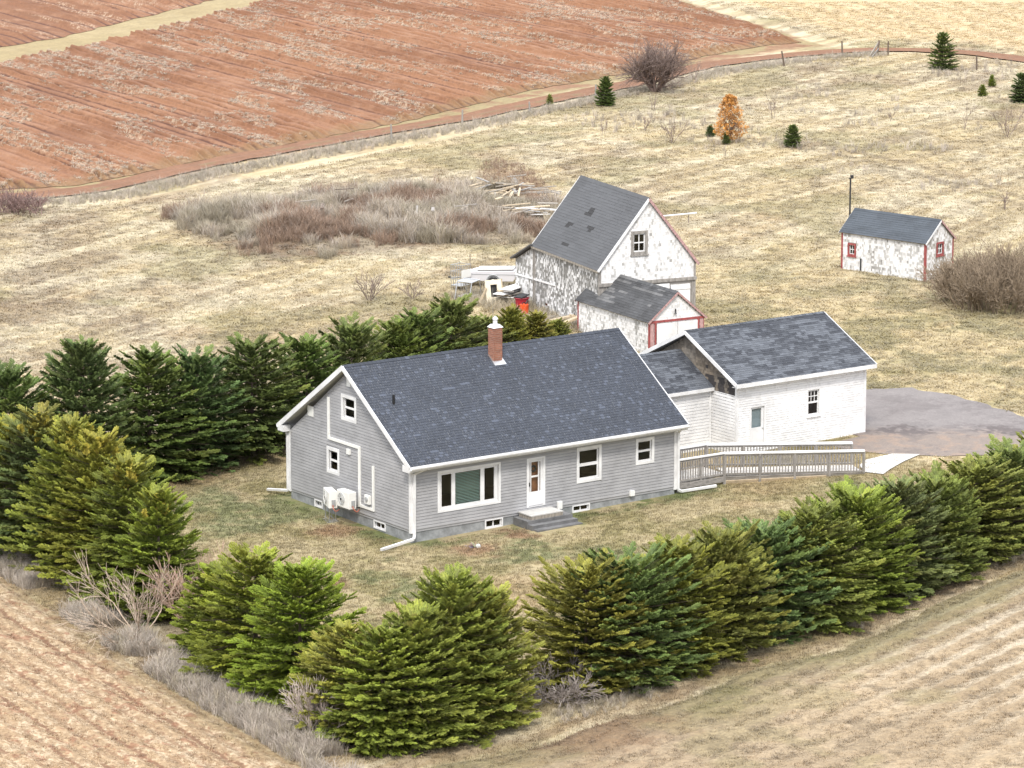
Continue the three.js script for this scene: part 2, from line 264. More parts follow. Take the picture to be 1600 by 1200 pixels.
{ // red dirt track between the field and the meadow
  const cv = new THREE.CatmullRomCurve3(track.map(([x, z]) => V(x, 0, z)));
  sheet('dirt_track', 'worn red dirt track along the field edge', 'track', 240, 8, (u, v) => {
    const p = cv.getPointAt(u), t = cv.getTangentAt(u), w = (v - 0.5) * (2.3 + 0.8 * (vn(u * 90, v > 0.5 ? 3 : 8) - 0.5)), x = p.x - t.z * w, z = p.z + t.x * w;
    return [x, lie(x, z) + 0.05 + 0.04 * Math.cos(v * Math.PI * 4), z];
  }, (x, z, u, v) => { const n = fbm(x * 0.9, z * 0.9, 4), n2 = vn(x * 8, z * 8); let c = mixc([0.70, 0.51, 0.385], [0.60, 0.43, 0.32], n); c = mixc(c, [0.62, 0.53, 0.38], 0.8 * sstep(0.52, 0.66, fbm(x * 0.35, z * 0.35 + 4, 3)) * sstep(0.25, 0.0, Math.abs(v - 0.5))); return c.map((q) => q * (0.92 + 0.14 * n2)); }, 1024, 64, 0.04, 0.47, [80, 1]);
}
// stubble on the left, its rows along the hedge
sheet('stubble_field', 'tan stubble field with reddish soil in narrow rows', 'field', 260, 130, (u, v) => {
  const z = -45 + 100 * v, x = interp(leftEdge, z) + 0.25 * (vn(z * 1.3, 2) - 0.5) - 42 * u * (0.25 + 0.75 * u) - 0.2; const f = (interp(leftEdge, z) - x) / 0.76;
  return [x, lie(x, z) + 0.03 + sstep(0, 0.5, f) * (0.07 * (0.5 + 0.5 * Math.cos(f * 6.283)) + 0.02 * vn(x * 4, z * 2)), z];
}, stubbleC, 2048, 2048, 0.03, 0.53, [30, 60]);
function stubbleC(x, z) {
  const f = (interp(leftEdge, z) - x + 0.12 * vn(x, z * 0.4)) / 0.76, id = Math.floor(f), ph = f - id, n1 = fbm(x * 0.3, z * 0.16, 4), n2 = fbm(x * 3, z * 1.5, 3), n3 = vn(x * 12, z * 7), n4 = vn(x * 25, z * 20);
  let c = mixc([0.82, 0.71, 0.565], [0.76, 0.635, 0.49], n1); c = mixc(c, [0.89, 0.81, 0.69], 0.8 * sstep(0.45, 0.75, n2 * 0.6 + n3 * 0.45));
  c = mixc(c, [0.56, 0.405, 0.30], 0.75 * sstep(0.16, 0.05, Math.abs(ph - 0.5) + 0.1 * (n3 - 0.5)) * sstep(0.3, 0.5, fbm(id * 3.7, z * 0.35, 3)) * (NT[(id * 97) & 65535] > 0.35 ? 1 : 0.4));
  c = mixc(c, [0.60, 0.38, 0.27], 0.5 * sstep(0.62, 0.74, fbm(x * 3, z * 1.8 + 50, 4))); c = mixc(c, [0.56, 0.50, 0.34], 0.5 * sstep(1.8, 0.2, f + 2 * (n2 - 0.5)));
  c = mixc(c, [0.56, 0.43, 0.30], 0.5 * sstep(0.6, 0.85, n4)); return c.map((q) => q * (0.9 + 0.18 * n3));
}
// hay field on the right, mown swaths along it
sheet('hay_field', 'mown hay field with pale straw swaths', 'field', 150, 150, (u, v) => {
  const x = -18.6 + 90 * u, z = interp(rightEdge, x) + 0.4 * (vn(x * 1.1, 5) - 0.5) + 48 * v * (0.3 + 0.7 * v); const f = (z + x * 0.36) / 1.1;
  return [x, lie(x, z) + 0.03 + sstep(0, 0.03, v) * (0.05 * (0.5 + 0.5 * Math.cos(f * 6.283)) + 0.06 * vn(x * 3, z * 3)), z];
}, hayC, 2048, 2048, 0.06, 0.55, [50, 30]);
function hayC(x, z) {
  const n1 = fbm(x * 0.16, z * 0.25, 4), n2 = fbm(x * 1.0 + 9, z * 1.6, 4), n3 = vn(x * 7, z * 9), n4 = vn(x * 18, z * 22), f = (z + x * 0.36 + 0.5 * n1) / 1.1;
  let c = mixc([0.80, 0.71, 0.58], [0.71, 0.62, 0.495], sstep(0.35, 0.7, n1));
  c = mixc(c, [0.89, 0.83, 0.73], (0.35 + 0.5 * sstep(-2, 12, x)) * sstep(0.35, 0.8, 0.5 + 0.5 * Math.cos(f * 6.283) * sstep(-4, 10, x) + 0.8 * (n2 - 0.5)));
  c = mixc(c, [0.56, 0.48, 0.37], 0.5 * sstep(0.56, 0.72, n2)); c = mixc(c, [0.58, 0.55, 0.36], 0.55 * sstep(3.0, 0.3, z - interp(rightEdge, x) + 2.5 * (n2 - 0.5)) + 0.25 * sstep(0.6, 0.7, fbm(x * 0.3 + 5, z * 0.4, 3)));
  c = mixc(c, [0.60, 0.46, 0.36], 0.6 * sstep(5, 1, Math.hypot(x + 9, z - 23) + 4 * (n2 - 0.5)));
  const k = 0.86 + 0.16 * n3 + 0.12 * n4; return c.map((q) => q * k);
}
// driveway: worn asphalt fading into brown gravel
{
  const pts = []; for (let i = 0; i < drive.length; i++) { const a = drive[i], b = drive[(i + 1) % drive.length], n = Math.max(1, Math.round(Math.hypot(a[0] - b[0], a[1] - b[1]) / 0.4)); for (let k = 0; k < n; k++) { const x = a[0] + (b[0] - a[0]) * k / n, z = a[1] + (b[1] - a[1]) * k / n; const wob = x < 27 && z < -2.5 ? 0 : 0.5; pts.push(new THREE.Vector2(x + wob * (vn(x * 1.5, z * 1.5) - 0.5), -(z + wob * (vn(x * 1.5 + 9, z * 1.5) - 0.5)))); } }
  const g = new THREE.ShapeGeometry(new THREE.Shape(pts)).rotateX(-Math.PI / 2), p = g.attributes.position, u = g.attributes.uv;
  for (let i = 0; i < p.count; i++) { const x = p.getX(i), z = p.getZ(i); p.setY(i, lie(x, z) + 0.03); u.setXY(i, (x - 22) / 20, (z + 12) / 20); }
  g.computeVertexNormals();
  const t = tex(1024, 1024, (a, b) => {
    const x = 22 + 20 * a, z = -12 + 20 * b, n1 = fbm(x * 0.4, z * 0.4, 4), n2 = fbm(x * 2, z * 2, 3), n3 = vn(x * 24, z * 24);
    const gravel = sstep(-1.6, 1.8, z - (x * 0.86 - 27.2) + 1.6 * (n1 - 0.5));
    let c = mixc([0.50, 0.475, 0.475], [0.56, 0.535, 0.53], n1); c = mixc(c, [0.56, 0.51, 0.48], gravel); c = mixc(c, [0.60, 0.515, 0.455], 0.6 * gravel * sstep(0.5, 0.65, n2));
    c = mixc(c, [0.38, 0.345, 0.345], 0.85 * sstep(0.5, 0.64, 0.72 * fbm(x * 0.9 + z * 0.3, (z - x * 0.86) * 0.7 + 4, 4) + 0.28 * fbm(x * 5, z * 5, 3)) * sstep(2.4, 0.6, Math.abs(z - (x * 0.86 - 27.6)))); // tar and wet stains
    c = mixc(c, [0.42, 0.39, 0.39], 0.4 * sstep(0.52, 0.66, 0.6 * fbm(x * 0.5 + 30, z * 0.5, 4) + 0.4 * fbm(x * 4, z * 4 + 8, 4)));
    return c.map((q) => q * (0.86 + 0.14 * n3 + 0.14 * n2));
  });
  t.wrapS = t.wrapT = THREE.MirroredRepeatWrapping;
  top(mesh('driveway', g, std(col(0.68, 0.68, 0.67), 0.9, { map: t })), 'driveway', 'worn grey asphalt driveway with brown gravel beside the garage', 'driveway', null, 'structure');
}
{
  const s = new THREE.Shape([[22.0, 1.95], [22.6, 0.9], [23.5, 0.3], [25.1, 0.15], [26.0, 0.95], [24.6, 1.5], [23.4, 2.1], [22.4, 2.7]].map(([x, z]) => new THREE.Vector2(x, -z)));
  const g = new THREE.ShapeGeometry(s, 6).rotateX(-Math.PI / 2), p = g.attributes.position; for (let i = 0; i < p.count; i++) p.setY(i, lie(p.getX(i), p.getZ(i)) + 0.045);
  g.computeVertexNormals(); top(mesh('walkway', g, M.walk), 'walkway', 'short pale concrete path from ramp to driveway', 'path', null, 'structure');
}

// ---------------------------------------------------------------- building kit
// a wall has its own axes: x along it, y up, z out of it
function wallAt(b, name, x, z, turn, pts, holes, mat, depth = 0.12) {
  const s = new THREE.Shape(pts.map(([a, c]) => new THREE.Vector2(a, c)));
  for (const h of holes) s.holes.push(new THREE.Path([[h[0], h[1]], [h[2], h[1]], [h[2], h[3]], [h[0], h[3]]].map(([a, c]) => new THREE.Vector2(a, c))));
  const g = new THREE.ExtrudeGeometry(s, { depth, bevelEnabled: false }).translate(0, 0, -depth - 0.002);
  const m = mesh(name, g, mat, b); m.position.set(x, 0, z); m.rotation.y = turn; return m;
}
function span(pts, y) { // where a convex outline is cut at height y
  let a = 1e9, b = -1e9; for (let i = 0, j = pts.length - 1; i < pts.length; j = i++) { const [x1, y1] = pts[j], [x2, y2] = pts[i]; if (Math.min(y1, y2) <= y && Math.max(y1, y2) >= y && y1 !== y2) { const x = x1 + (x2 - x1) * (y - y1) / (y2 - y1); a = Math.min(a, x); b = Math.max(b, x); } } return a < b ? [a, b] : null;
}
function boardG(a0, b0, a1, b1, y0, y1, lip = 0.028) {
  const S = new Soup(), k = [1, 1, 1], P = (x, y, z) => [x, y, z];
  const t = 0.82, ym = y0 + (y1 - y0) * t, am = a0 + (a1 - a0) * t, bm = b0 + (b1 - b0) * t; // the face, then a rebate under the next board
  const A = P(a0, y0, lip), B = P(b0, y0, lip), Cc = P(bm, ym, lip * 0.85), D = P(am, ym, lip * 0.85), E = P(a0, y0, 0), F = P(b0, y0, 0), G2 = P(bm, ym, 0.004), H2 = P(am, ym, 0.004), I = P(b1, y1, 0.004), J = P(a1, y1, 0.004);
  S.quad(A, B, Cc, D, k); S.quad(D, Cc, G2, H2, k); S.quad(H2, G2, I, J, k); S.quad(E, F, B, A, k); S.quad(E, A, D, H2, k); S.quad(B, F, G2, Cc, k); const g = S.geo(); g.deleteAttribute('color'); return g;
}
function clapboards(wall, pts, y0, y1, ex, holes, mats, merged, name = 'siding_board') {
  const all = [];
  for (let y = y0; y < y1 - 0.03; y += ex) {
    const t = Math.min(y + ex, y1 - 0.005), lo = span(pts, y + 0.001), hi = span(pts, t - 0.001); if (!lo || !hi) continue;
    let cuts = [[lo[0], lo[1], hi[0], hi[1]]];
    for (const h of holes) if (Math.min(t, h[3]) - Math.max(y, h[1]) > ex * 0.25) cuts = cuts.flatMap((c) => h[0] > Math.max(c[0], c[2]) && h[2] < Math.min(c[1], c[3]) ? [[c[0], h[0], c[2], h[0]], [h[2], c[1], h[2], c[3]]] : [c]);
    for (const c of cuts) if (c[1] - c[0] > 0.05) { const g = boardG(...c, y, t); if (merged) all.push(g); else mesh(name, g, mats[Math.floor(R() * mats.length)], wall); }
  }
  if (merged && all.length) mesh(name, mergeGeometries(all), mats[0], wall, 'stuff');
}
function shakes(wall, pts, y0, y1, ex, wmin, wmax, holes, colour, thick = 0.009) {
  const S = new Soup();
  for (let y = y0; y < y1; y += ex) {
    const t = Math.min(y + ex * 1.04, y1), lo = span(pts, y + 0.01); if (!lo) continue; const hi = span(pts, Math.min(t, y1) - 0.01) || lo; let x = lo[0] - rr(0, wmax);
    while (x < lo[1]) {
      const w = rr(wmin, wmax), a = Math.max(x, lo[0]), b = Math.min(x + w - 0.0015, lo[1]); x += w; if (b - a < 0.01) continue;
      if (holes.some((h) => (a + b) / 2 > h[0] && (a + b) / 2 < h[2] && (y + t) / 2 > h[1] && (y + t) / 2 < h[3])) continue;
      const a1 = clamp(a, hi[0], hi[1]), b1 = clamp(b, hi[0], hi[1]); if (b1 - a1 < 0.005) continue;
      const d = y - rr(0, 0.012), f = thick * rr(0.6, 1.4), k = colour((a + b) / 2, (y + t) / 2);
      S.quad([a, d, f], [b, d, f], [b1, t, 0.003], [a1, t, 0.003], k); S.quad([a, d, 0], [b, d, 0], [b, d, f], [a, d, f], k); S.tri([a, d, 0], [a, d, f], [a1, t, 0.003], k); S.tri([b, d, f], [b, d, 0], [b1, t, 0.003], k);
    }
  }
  return mesh('shingles', S.geo(), M.shake, wall, 'stuff');
}
function roofSide(b, L, run, rise, x, y, z, turn, colour, o = {}) {
  const sl = Math.hypot(run, rise), th = o.th ?? 0.09, ex = o.ex ?? 0.14, r = mesh('roof', boxG(L, sl, th, L / 2, sl / 2, -th / 2), o.slab ?? M.trim, b);
  r.position.set(x, y, z); r.rotation.order = 'YXZ'; r.rotation.y = turn; r.rotation.x = -Math.atan2(run, rise);
  const S = new Soup(); let row = 0;
  for (let v = -0.02; v < sl - 0.02; v += ex, row++) {
    let u = -0.012 - rr(0, 0.3); const t = Math.min(v + ex * 1.05, sl);
    while (u < L + 0.012) { const w = rr(...(o.tab ?? [0.09, 0.18])), a = Math.max(u, -0.012), c = Math.min(u + w - 0.005, L + 0.012); u += w; if (c - a < 0.01) continue; const f = rr(0.009, 0.017), k = colour((a + c) / 2, v, row);
      S.quad([a, v, f], [c, v, f], [c, t, 0.004], [a, t, 0.004], k); S.quad([a, v, 0.002], [c, v, 0.002], [c, v, f], [a, v, f], k); }
  }
  mesh('shingles', S.geo(), M.roofing, r, 'stuff'); return r;
}
function ridgeCap(b, L, y, z, slope, colour) {
  const S = new Soup(); for (let x = 0; x < L; x += 0.2) { const k = colour(x, 99, 3), e = Math.min(x + 0.21, L), d = 0.13, dy = d * slope, h = 0.012; for (const s of [-1, 1]) { S.quad([x, y + 0.022 + h, z], [e, y + 0.022, z], [e, y + 0.022 - dy, z + s * d], [x, y + 0.022 + h - dy, z + s * d], k); } }
  return mesh('ridge_cap', S.geo(), M.roofing, b);
}
const shapeRect = (x0, y0, x1, y1) => [[x0, y0], [x1, y0], [x1, y1], [x0, y1]].map(([a, c]) => new THREE.Vector2(a, c));
function frameG(w, h, holes, depth, z) { const s = new THREE.Shape(shapeRect(-w / 2, 0, w / 2, h)); for (const q of holes) s.holes.push(new THREE.Path(shapeRect(...q))); return new THREE.ExtrudeGeometry(s, { depth, bevelEnabled: false }).translate(0, 0, z); }
// window in a wall: x0, y0, x1, y1 are the outside of its casing
function windowIn(b, wall, x0, y0, x1, y1, panes, o = {}) {
  const w = x1 - x0, h = y1 - y0, c = o.casing ?? 0.1, g = new THREE.Group(); g.name = 'window';
  g.position.copy(V((x0 + x1) / 2, y0, 0).applyEuler(wall.rotation).add(wall.position)); g.rotation.y = wall.rotation.y; b.add(g); if (o.label) g.userData.label = o.label;
  mesh('casing', frameG(w, h, [[-w / 2 + c, c, w / 2 - c, h - c]], 0.045, -0.01), o.mat ?? M.trim, g);
  if (o.sill) mesh('sill', boxG(w + 0.08, 0.05, 0.09, 0, -0.027, 0.035), o.mat ?? M.trim, g);
  const iw = w - 2 * c, ih = h - 2 * c, R4 = panes.map(([a, d, e, f]) => [-iw / 2 + a * iw, c + d * ih, -iw / 2 + e * iw, c + f * ih]);
  mesh('sash', frameG(iw + 0.02, ih + 0.02, R4.map((q) => [q[0], q[1] - c + 0.01, q[2], q[3] - c + 0.01]), 0.04, -0.075).translate(0, c - 0.01, 0), o.sash ?? M.trim, g);
  for (const q of R4) { const p = mesh('pane', new THREE.PlaneGeometry(q[2] - q[0] + 0.01, q[3] - q[1] + 0.01), M.glass, g); p.position.set((q[0] + q[2]) / 2, (q[1] + q[3]) / 2, -0.055); }
  return g;
}
const hung = [[0.07, 0.06, 0.93, 0.45], [0.07, 0.55, 0.93, 0.94]], slider = [[0.06, 0.1, 0.47, 0.9], [0.53, 0.1, 0.94, 0.9]];
const quad4 = [[0.08, 0.06, 0.47, 0.47], [0.53, 0.06, 0.92, 0.47], [0.08, 0.53, 0.47, 0.94], [0.53, 0.53, 0.92, 0.94]];
const six1 = [[0.06, 0.04, 0.94, 0.46]]; for (let i = 0; i < 3; i++) for (let j = 0; j < 2; j++) six1.push([0.06 + i * 0.305, 0.53 + j * 0.22, 0.06 + i * 0.305 + 0.27, 0.53 + j * 0.22 + 0.19]);
const grow = (h, d) => [h[0] - d, h[1] - d, h[2] + d, h[3] + d];

// ---------------------------------------------------------------- the grey house
const houseRoofC = (x, v, row) => { const n = vn(x * 1.1, v * 1.1), p = R(); const k = 0.85 + 0.2 * n + (p > 0.93 ? 0.9 : p > 0.6 ? 0.2 : 0); return [0.036 * k, 0.042 * k, 0.056 * k]; };
{
  const L = 13.285, W = 9.062, H0 = 0.43, HT = 2.98, o = 0.327, oz = 0.397, he = 3.244, hr = 6.54, rz = -4.45, run = oz - rz, rise = hr - he, sl = rise / run;
  const b = thing('house', 'long grey sided house with dark shingled gable roof and brick chimney', 'house', 0, 0, 0);
  const fw = { big: [1.27, 1.07, 4.35, 2.78], door: [5.65, 0.68, 6.56, 2.72], w2: [8.16, 1.35, 9.42, 2.85], w3: [11.19, 1.72, 12.15, 2.83] };
  const fHoles = Object.values(fw);
  const fb = [[3.6, 0.06, 4.48, 0.45], [7.97, 0.13, 8.86, 0.44]], gb = [[9.062 - 2.73, 0.1, 9.062 - 1.87, 0.44], [9.062 - 7.2, 0.12, 9.062 - 6.6, 0.44]];
  const gu = (z) => z + W;
  const gw = { up: [gu(-5.04), 4.18, gu(-3.91), 5.27], low: [gu(-6.17), 1.77, gu(-5.22), 2.87] };
  // foundation
  for (const [x, z, t, len, holes] of [[0, 0, 0, L, fb], [0, -W, -Math.PI / 2, W, gb], [L, 0, Math.PI / 2, W, []], [L, -W, Math.PI, L, []]]) {
    const f = wallAt(b, 'foundation', x, z, t, [[0.02, -0.5], [len - 0.02, -0.5], [len - 0.02, H0], [0.02, H0]], holes.map((h) => grow(h, -0.03)), M.found, 0.2); f.translateZ(-0.03);
    for (const h of holes) windowIn(b, f, ...h, slider, { casing: 0.05 });
  }
  const rect = [[0, H0], [L, H0], [L, HT], [0, HT]];
  const gp = [[0, H0], [W, H0], [W, HT], [W + rz, hr - 0.24], [0, HT]];
  const gp2 = [[0, H0], [W, H0], [W, HT], [-rz, hr - 0.24], [0, HT]];
  const wf = wallAt(b, 'front_wall', 0, 0, 0, rect, fHoles.map((h) => grow(h, -0.06)), M.siding), wg = wallAt(b, 'gable_wall', 0, -W, -Math.PI / 2, gp, Object.values(gw).map((h) => grow(h, -0.06)), M.siding);
  const wr = wallAt(b, 'gable_wall', L, 0, Math.PI / 2, gp2, [], M.siding), wb = wallAt(b, 'rear_wall', L, -W, Math.PI, rect, [], M.siding);
  const sm = [M.siding, std(col(0.41, 0.41, 0.428), 0.55, { map: tDirt }), std(col(0.43, 0.43, 0.448), 0.55, { map: tDirt })];
  clapboards(wf, rect, H0 - 0.02, HT, 0.127, fHoles.map((h) => grow(h, -0.01)), sm, false);
  clapboards(wg, gp, H0 - 0.02, hr - 0.26, 0.127, Object.values(gw).map((h) => grow(h, -0.01)), sm, false);
  clapboards(wr, gp2, H0 - 0.02, hr - 0.26, 0.127, [], sm, true); clapboards(wb, rect, H0 - 0.02, HT, 0.127, [], sm, true);
  mesh('floor', boxG(L - 0.3, 0.1, W - 0.3, L / 2, 0.55, -W / 2), M.core, b);
  mesh('partition', boxG(L - 0.3, 2.4, 0.1, L / 2, 1.8, -4.2), M.core, b); mesh('ceiling', boxG(L - 0.3, 0.1, W - 0.3, L / 2, 3.0, -W / 2), M.core, b);
  // corner boards
  for (const [x, z] of [[-0.01, 0.01], [L + 0.01, 0.01], [-0.01, -W - 0.01], [L + 0.01, -W - 0.01]]) mesh('corner_board', boxG(0.13, HT - H0 + 0.03, 0.13, x + (x < 1 ? 0.035 : -0.035), (HT + H0) / 2 - 0.01, z + (z > -1 ? -0.035 : 0.035)), M.trim, b);
  // roof
  const rf = roofSide(b, L + 2 * o, run, rise, -o, he, oz, 0, houseRoofC); rf.userData.label = 'front roof slope';
  roofSide(b, L + 2 * o, W + oz + rz, rise, L + o, he, -W - oz, Math.PI, houseRoofC);
  ridgeCap(b, L + 2 * o, hr, rz, sl, houseRoofC).position.x = -o;
  for (const [x, s] of [[-o, -1], [L + o, 1]]) {
    const A = V(x + s * 0.014, hr - 0.085, rz), F = V(x + s * 0.014, he - 0.07, oz), Bk = V(x + s * 0.016, he - 0.07, -W - oz);
    for (const q of [F, Bk]) { const d = q.clone().sub(A), len = d.length(), g = boxG(0.028, 0.2, len + 0.02, 0, 0, 0), m = mesh('rake_board', g, M.trim, b); m.position.copy(A.clone().add(q).multiplyScalar(0.5)); m.rotation.x = Math.atan2(-d.y, d.z); }
    for (const z of [oz - 0.24, -W - oz + 0.24]) mesh('eave_return', boxG(o + 0.01, 0.26, 0.46, x - s * (o / 2 - 0.02), he - 0.13, z), M.trim, b);
  }
  for (const [z, s] of [[oz, 1], [-W - oz, -1]]) {
    mesh('fascia', boxG(L + 2 * o, 0.2, 0.03, L / 2, he - 0.12, z + s * 0.012), M.trim, b);
    mesh('soffit', boxG(L + 2 * o - 0.02, 0.02, oz - 0.03, L / 2, he - 0.235, z - s * (oz / 2)), M.trim, b);
    const s2 = new THREE.Shape([[0, 0], [0.1, 0], [0.135, 0.06], [0.135, 0.12], [0.125, 0.12], [0.125, 0.065], [0.095, 0.01], [0.01, 0.01], [0.01, 0.12], [0, 0.12]].map(([a, c]) => new THREE.Vector2(a, c)));
    const g = new THREE.ExtrudeGeometry(s2, { depth: L + 2 * o - 0.04, bevelEnabled: false }).rotateY(-Math.PI / 2); if (s < 0) g.rotateY(Math.PI); const m = mesh('gutter', g, M.trim, b);
    m.position.set(s > 0 ? L + o - 0.02 : -o + 0.02, he - 0.155, z + s * 0.03);
  }
  // downspouts
  const pipe = (pts, r = 0.04) => mergeGeometries(pts.slice(1).map((p, i) => bar(pts[i], p, r * 2, r * 1.7)));
  const spout = (pts) => mesh('downspout', pipe(pts, 0.05), M.trim, b);
  spout([V(0.5, 3.1, 0.42), V(0.12, 2.85, 0.08), V(0.1, 0.32, 0.08), V(0.02, 0.2, 0.15), V(-1.67, 0.05, 0.35)]);
  spout([V(-0.0, 3.05, -W - 0.4), V(-0.05, 2.8, -W - 0.1), V(-0.05, 0.42, -W - 0.1), V(-0.26, 0.24, -10.47)]);
  spout([V(L - 0.05, 3.08, 0.42), V(L + 0.08, 2.86, 0.09), V(L + 0.08, 0.42, 0.09), V(L + 0.2, 0.33, 0.14), V(15.24, 0.36, 0.3)]);
  // windows
  const bw = windowIn(b, wf, ...fw.big, [[0.045, 0.07, 0.215, 0.94], [0.275, 0.07, 0.705, 0.94], [0.77, 0.07, 0.94, 0.94]], { casing: 0.1, label: 'wide three part picture window' });
  const blind = std(col(0.30, 0.46, 0.43), 0.7); for (let y = 0.2; y < 1.6; y += 0.062) { const m = mesh('blind_slat', boxG(1.28, 0.05, 0.006), blind, bw); m.position.set(-0.01, y, -0.14); m.rotation.x = 0.75; }
  const cu = std(col(0.16, 0.17, 0.15), 0.9);
  windowIn(b, wf, ...fw.w2, [[0.06, 0.06, 0.94, 0.44], [0.06, 0.54, 0.94, 0.95]], { casing: 0.12 }); windowIn(b, wf, ...fw.w3, hung, { casing: 0.12 });
  windowIn(b, wg, ...gw.up, hung, { casing: 0.14 }); windowIn(b, wg, ...gw.low, hung, { casing: 0.13 });
  { // front door with a storm door and a wreath behind the glass
    const d = new THREE.Group(); d.name = 'front_door'; d.position.set(6.105, 0.68, 0); b.add(d);
    mesh('casing', frameG(0.92, 2.05, [[-0.36, 0.01, 0.36, 1.96]], 0.045, -0.01), M.trim, d);
    mesh('storm_frame', frameG(0.74, 1.97, [[-0.29, 0.62, -0.25, 1.86], [-0.21, 0.62, 0.14, 1.22], [-0.21, 1.29, 0.14, 1.86], [0.2, 0.62, 0.25, 1.86]], 0.035, -0.045), M.trim, d);
    for (const [x0, y0, x1, y1] of [[-0.22, 0.61, 0.15, 1.23], [-0.22, 1.28, 0.15, 1.87]]) mesh('pane', new THREE.PlaneGeometry(x1 - x0, y1 - y0).translate((x0 + x1) / 2, (y0 + y1) / 2, -0.03), M.glass, d);
    mesh('inner_door', boxG(0.74, 1.97, 0.05, 0, 0.99, -0.16), std(col(0.22, 0.10, 0.045), 0.6, { map: tWood }), d);
    mesh('wreath', new THREE.TorusGeometry(0.11, 0.035, 6, 18).translate(-0.04, 1.56, -0.1), M.black, d); mesh('handle', boxG(0.03, 0.16, 0.05, -0.32, 0.95, 0.02), M.dark, d);
  }
  // vents, conduit covers, meter
  const plate = (x, y, w, h, z = 0.05) => mesh('wall_vent', boxG(w, h, z, x, y, z / 2 + 0.012), M.plastic, b);
  plate(7.27, 0.58, 0.22, 0.32, 0.1); plate(10.98, 0.57, 0.22, 0.22, 0.1);
  const gplate = (n, z, y, w, h, t = 0.04) => mesh(n, boxG(t, h, w, -t / 2 - 0.012, y, z), M.plastic, b);
  gplate('gable_vent', -7.36, 4.12, 0.42, 0.42); gplate('wall_vent', -4.47, 2.94, 0.24, 0.22, 0.08); gplate('gable_vent', -4.45, 5.8, 0.28, 0.32);
  for (const [z0, z1, y0, y1] of [[-6.02, -5.9, 3.2, 4.96], [-5.9, -3.74, 3.19, 3.31], [-3.73, -3.61, 0.75, 3.31], [-2.71, -2.6, 0.8, 2.68], [-3.6, -2.715, 0.8, 0.91]]) gplate('line_cover', (z0 + z1) / 2, (y0 + y1) / 2, z1 - z0, y1 - y0, 0.07);
  const mt = gplate('meter_box', -3.03, 1.22, 0.36, 0.36, 0.12); mesh('meter_dial', new THREE.CylinderGeometry(0.09, 0.09, 0.06, 16).rotateZ(Math.PI / 2).translate(-0.15, 1.24, -3.03), M.grille, mt);
  // chimney: brick courses on a core
  {
    const ch = new THREE.Group(); ch.name = 'chimney'; ch.position.set(6.82, 0, -3.88); b.add(ch); const s = 0.21, bm = [];
    mesh('mortar', boxG(2 * s - 0.02, 2.1, 2 * s - 0.02, 0, 6.4, 0), std(col(0.40, 0.36, 0.33), 0.95), ch);
    const S = new Soup(); let row = 0;
    for (let y = 5.7; y < 7.4; y += 0.075, row++) for (let f = 0; f < 4; f++) for (let k = -1; k < 3; k++) {
      const a = Math.max(-s, -s + (k + (row % 2) * 0.5) * 0.215), c = Math.min(s, a + 0.205 - (k < 0 ? 0.1 : 0)); if (c - a < 0.03 || a >= s) continue; const q = rr(0.75, 1.2), kk = [0.29 * q, 0.125 * q, 0.08 * q], e = s + rr(0, 0.004);
      const rot = (x, yy, z) => { const t = f * Math.PI / 2; return [x * Math.cos(t) + z * Math.sin(t), yy, -x * Math.sin(t) + z * Math.cos(t)]; };
      S.quad(rot(a, y, e), rot(c, y, e), rot(c, y + 0.059, e), rot(a, y + 0.059, e), kk); S.quad(rot(a, y + 0.059, e), rot(c, y + 0.059, e), rot(c, y + 0.059, e - 0.02), rot(a, y + 0.059, e - 0.02), kk); S.quad(rot(a, y, e - 0.02), rot(c, y, e - 0.02), rot(c, y, e), rot(a, y, e), kk);
    }
    mesh('bricks', S.geo(), std(col(1, 1, 1), 0.9, { vertexColors: true }), ch, 'stuff');
    mesh('cap', new THREE.CylinderGeometry(0.2, 0.35, 0.12, 4, 1).rotateY(Math.PI / 4).translate(0, 7.49, 0), M.trim, ch);
    mesh('flue', mergeGeometries([new THREE.CylinderGeometry(0.085, 0.09, 0.22, 14).translate(0, 7.65, 0), new THREE.CylinderGeometry(0.12, 0.12, 0.05, 14).translate(0, 7.78, 0), new THREE.CylinderGeometry(0.02, 0.11, 0.09, 14).translate(0, 7.85, 0)]), M.trim, ch);
    mesh('flashing', boxG(0.58, 0.012, 0.66, 0, 6.2, 0.06).applyMatrix4(new THREE.Matrix4().makeTranslation(0, 6.0, 0).multiply(new THREE.Matrix4().makeRotationX(Math.atan(sl))).multiply(new THREE.Matrix4().makeTranslation(0, -6.2 + 0.15, 0))), M.metal, ch);
    mesh('aerial_wire', rod(V(-0.12, 7.5, 0), V(-0.12, 9.1, 0), 0.008, 0.005, 5), M.metal, ch);
  }
  mesh('vent_pipe', rod(V(0.81, 5.05, -2.43), V(0.81, 5.55, -2.43), 0.055, 0.055, 12), M.black, b);
}
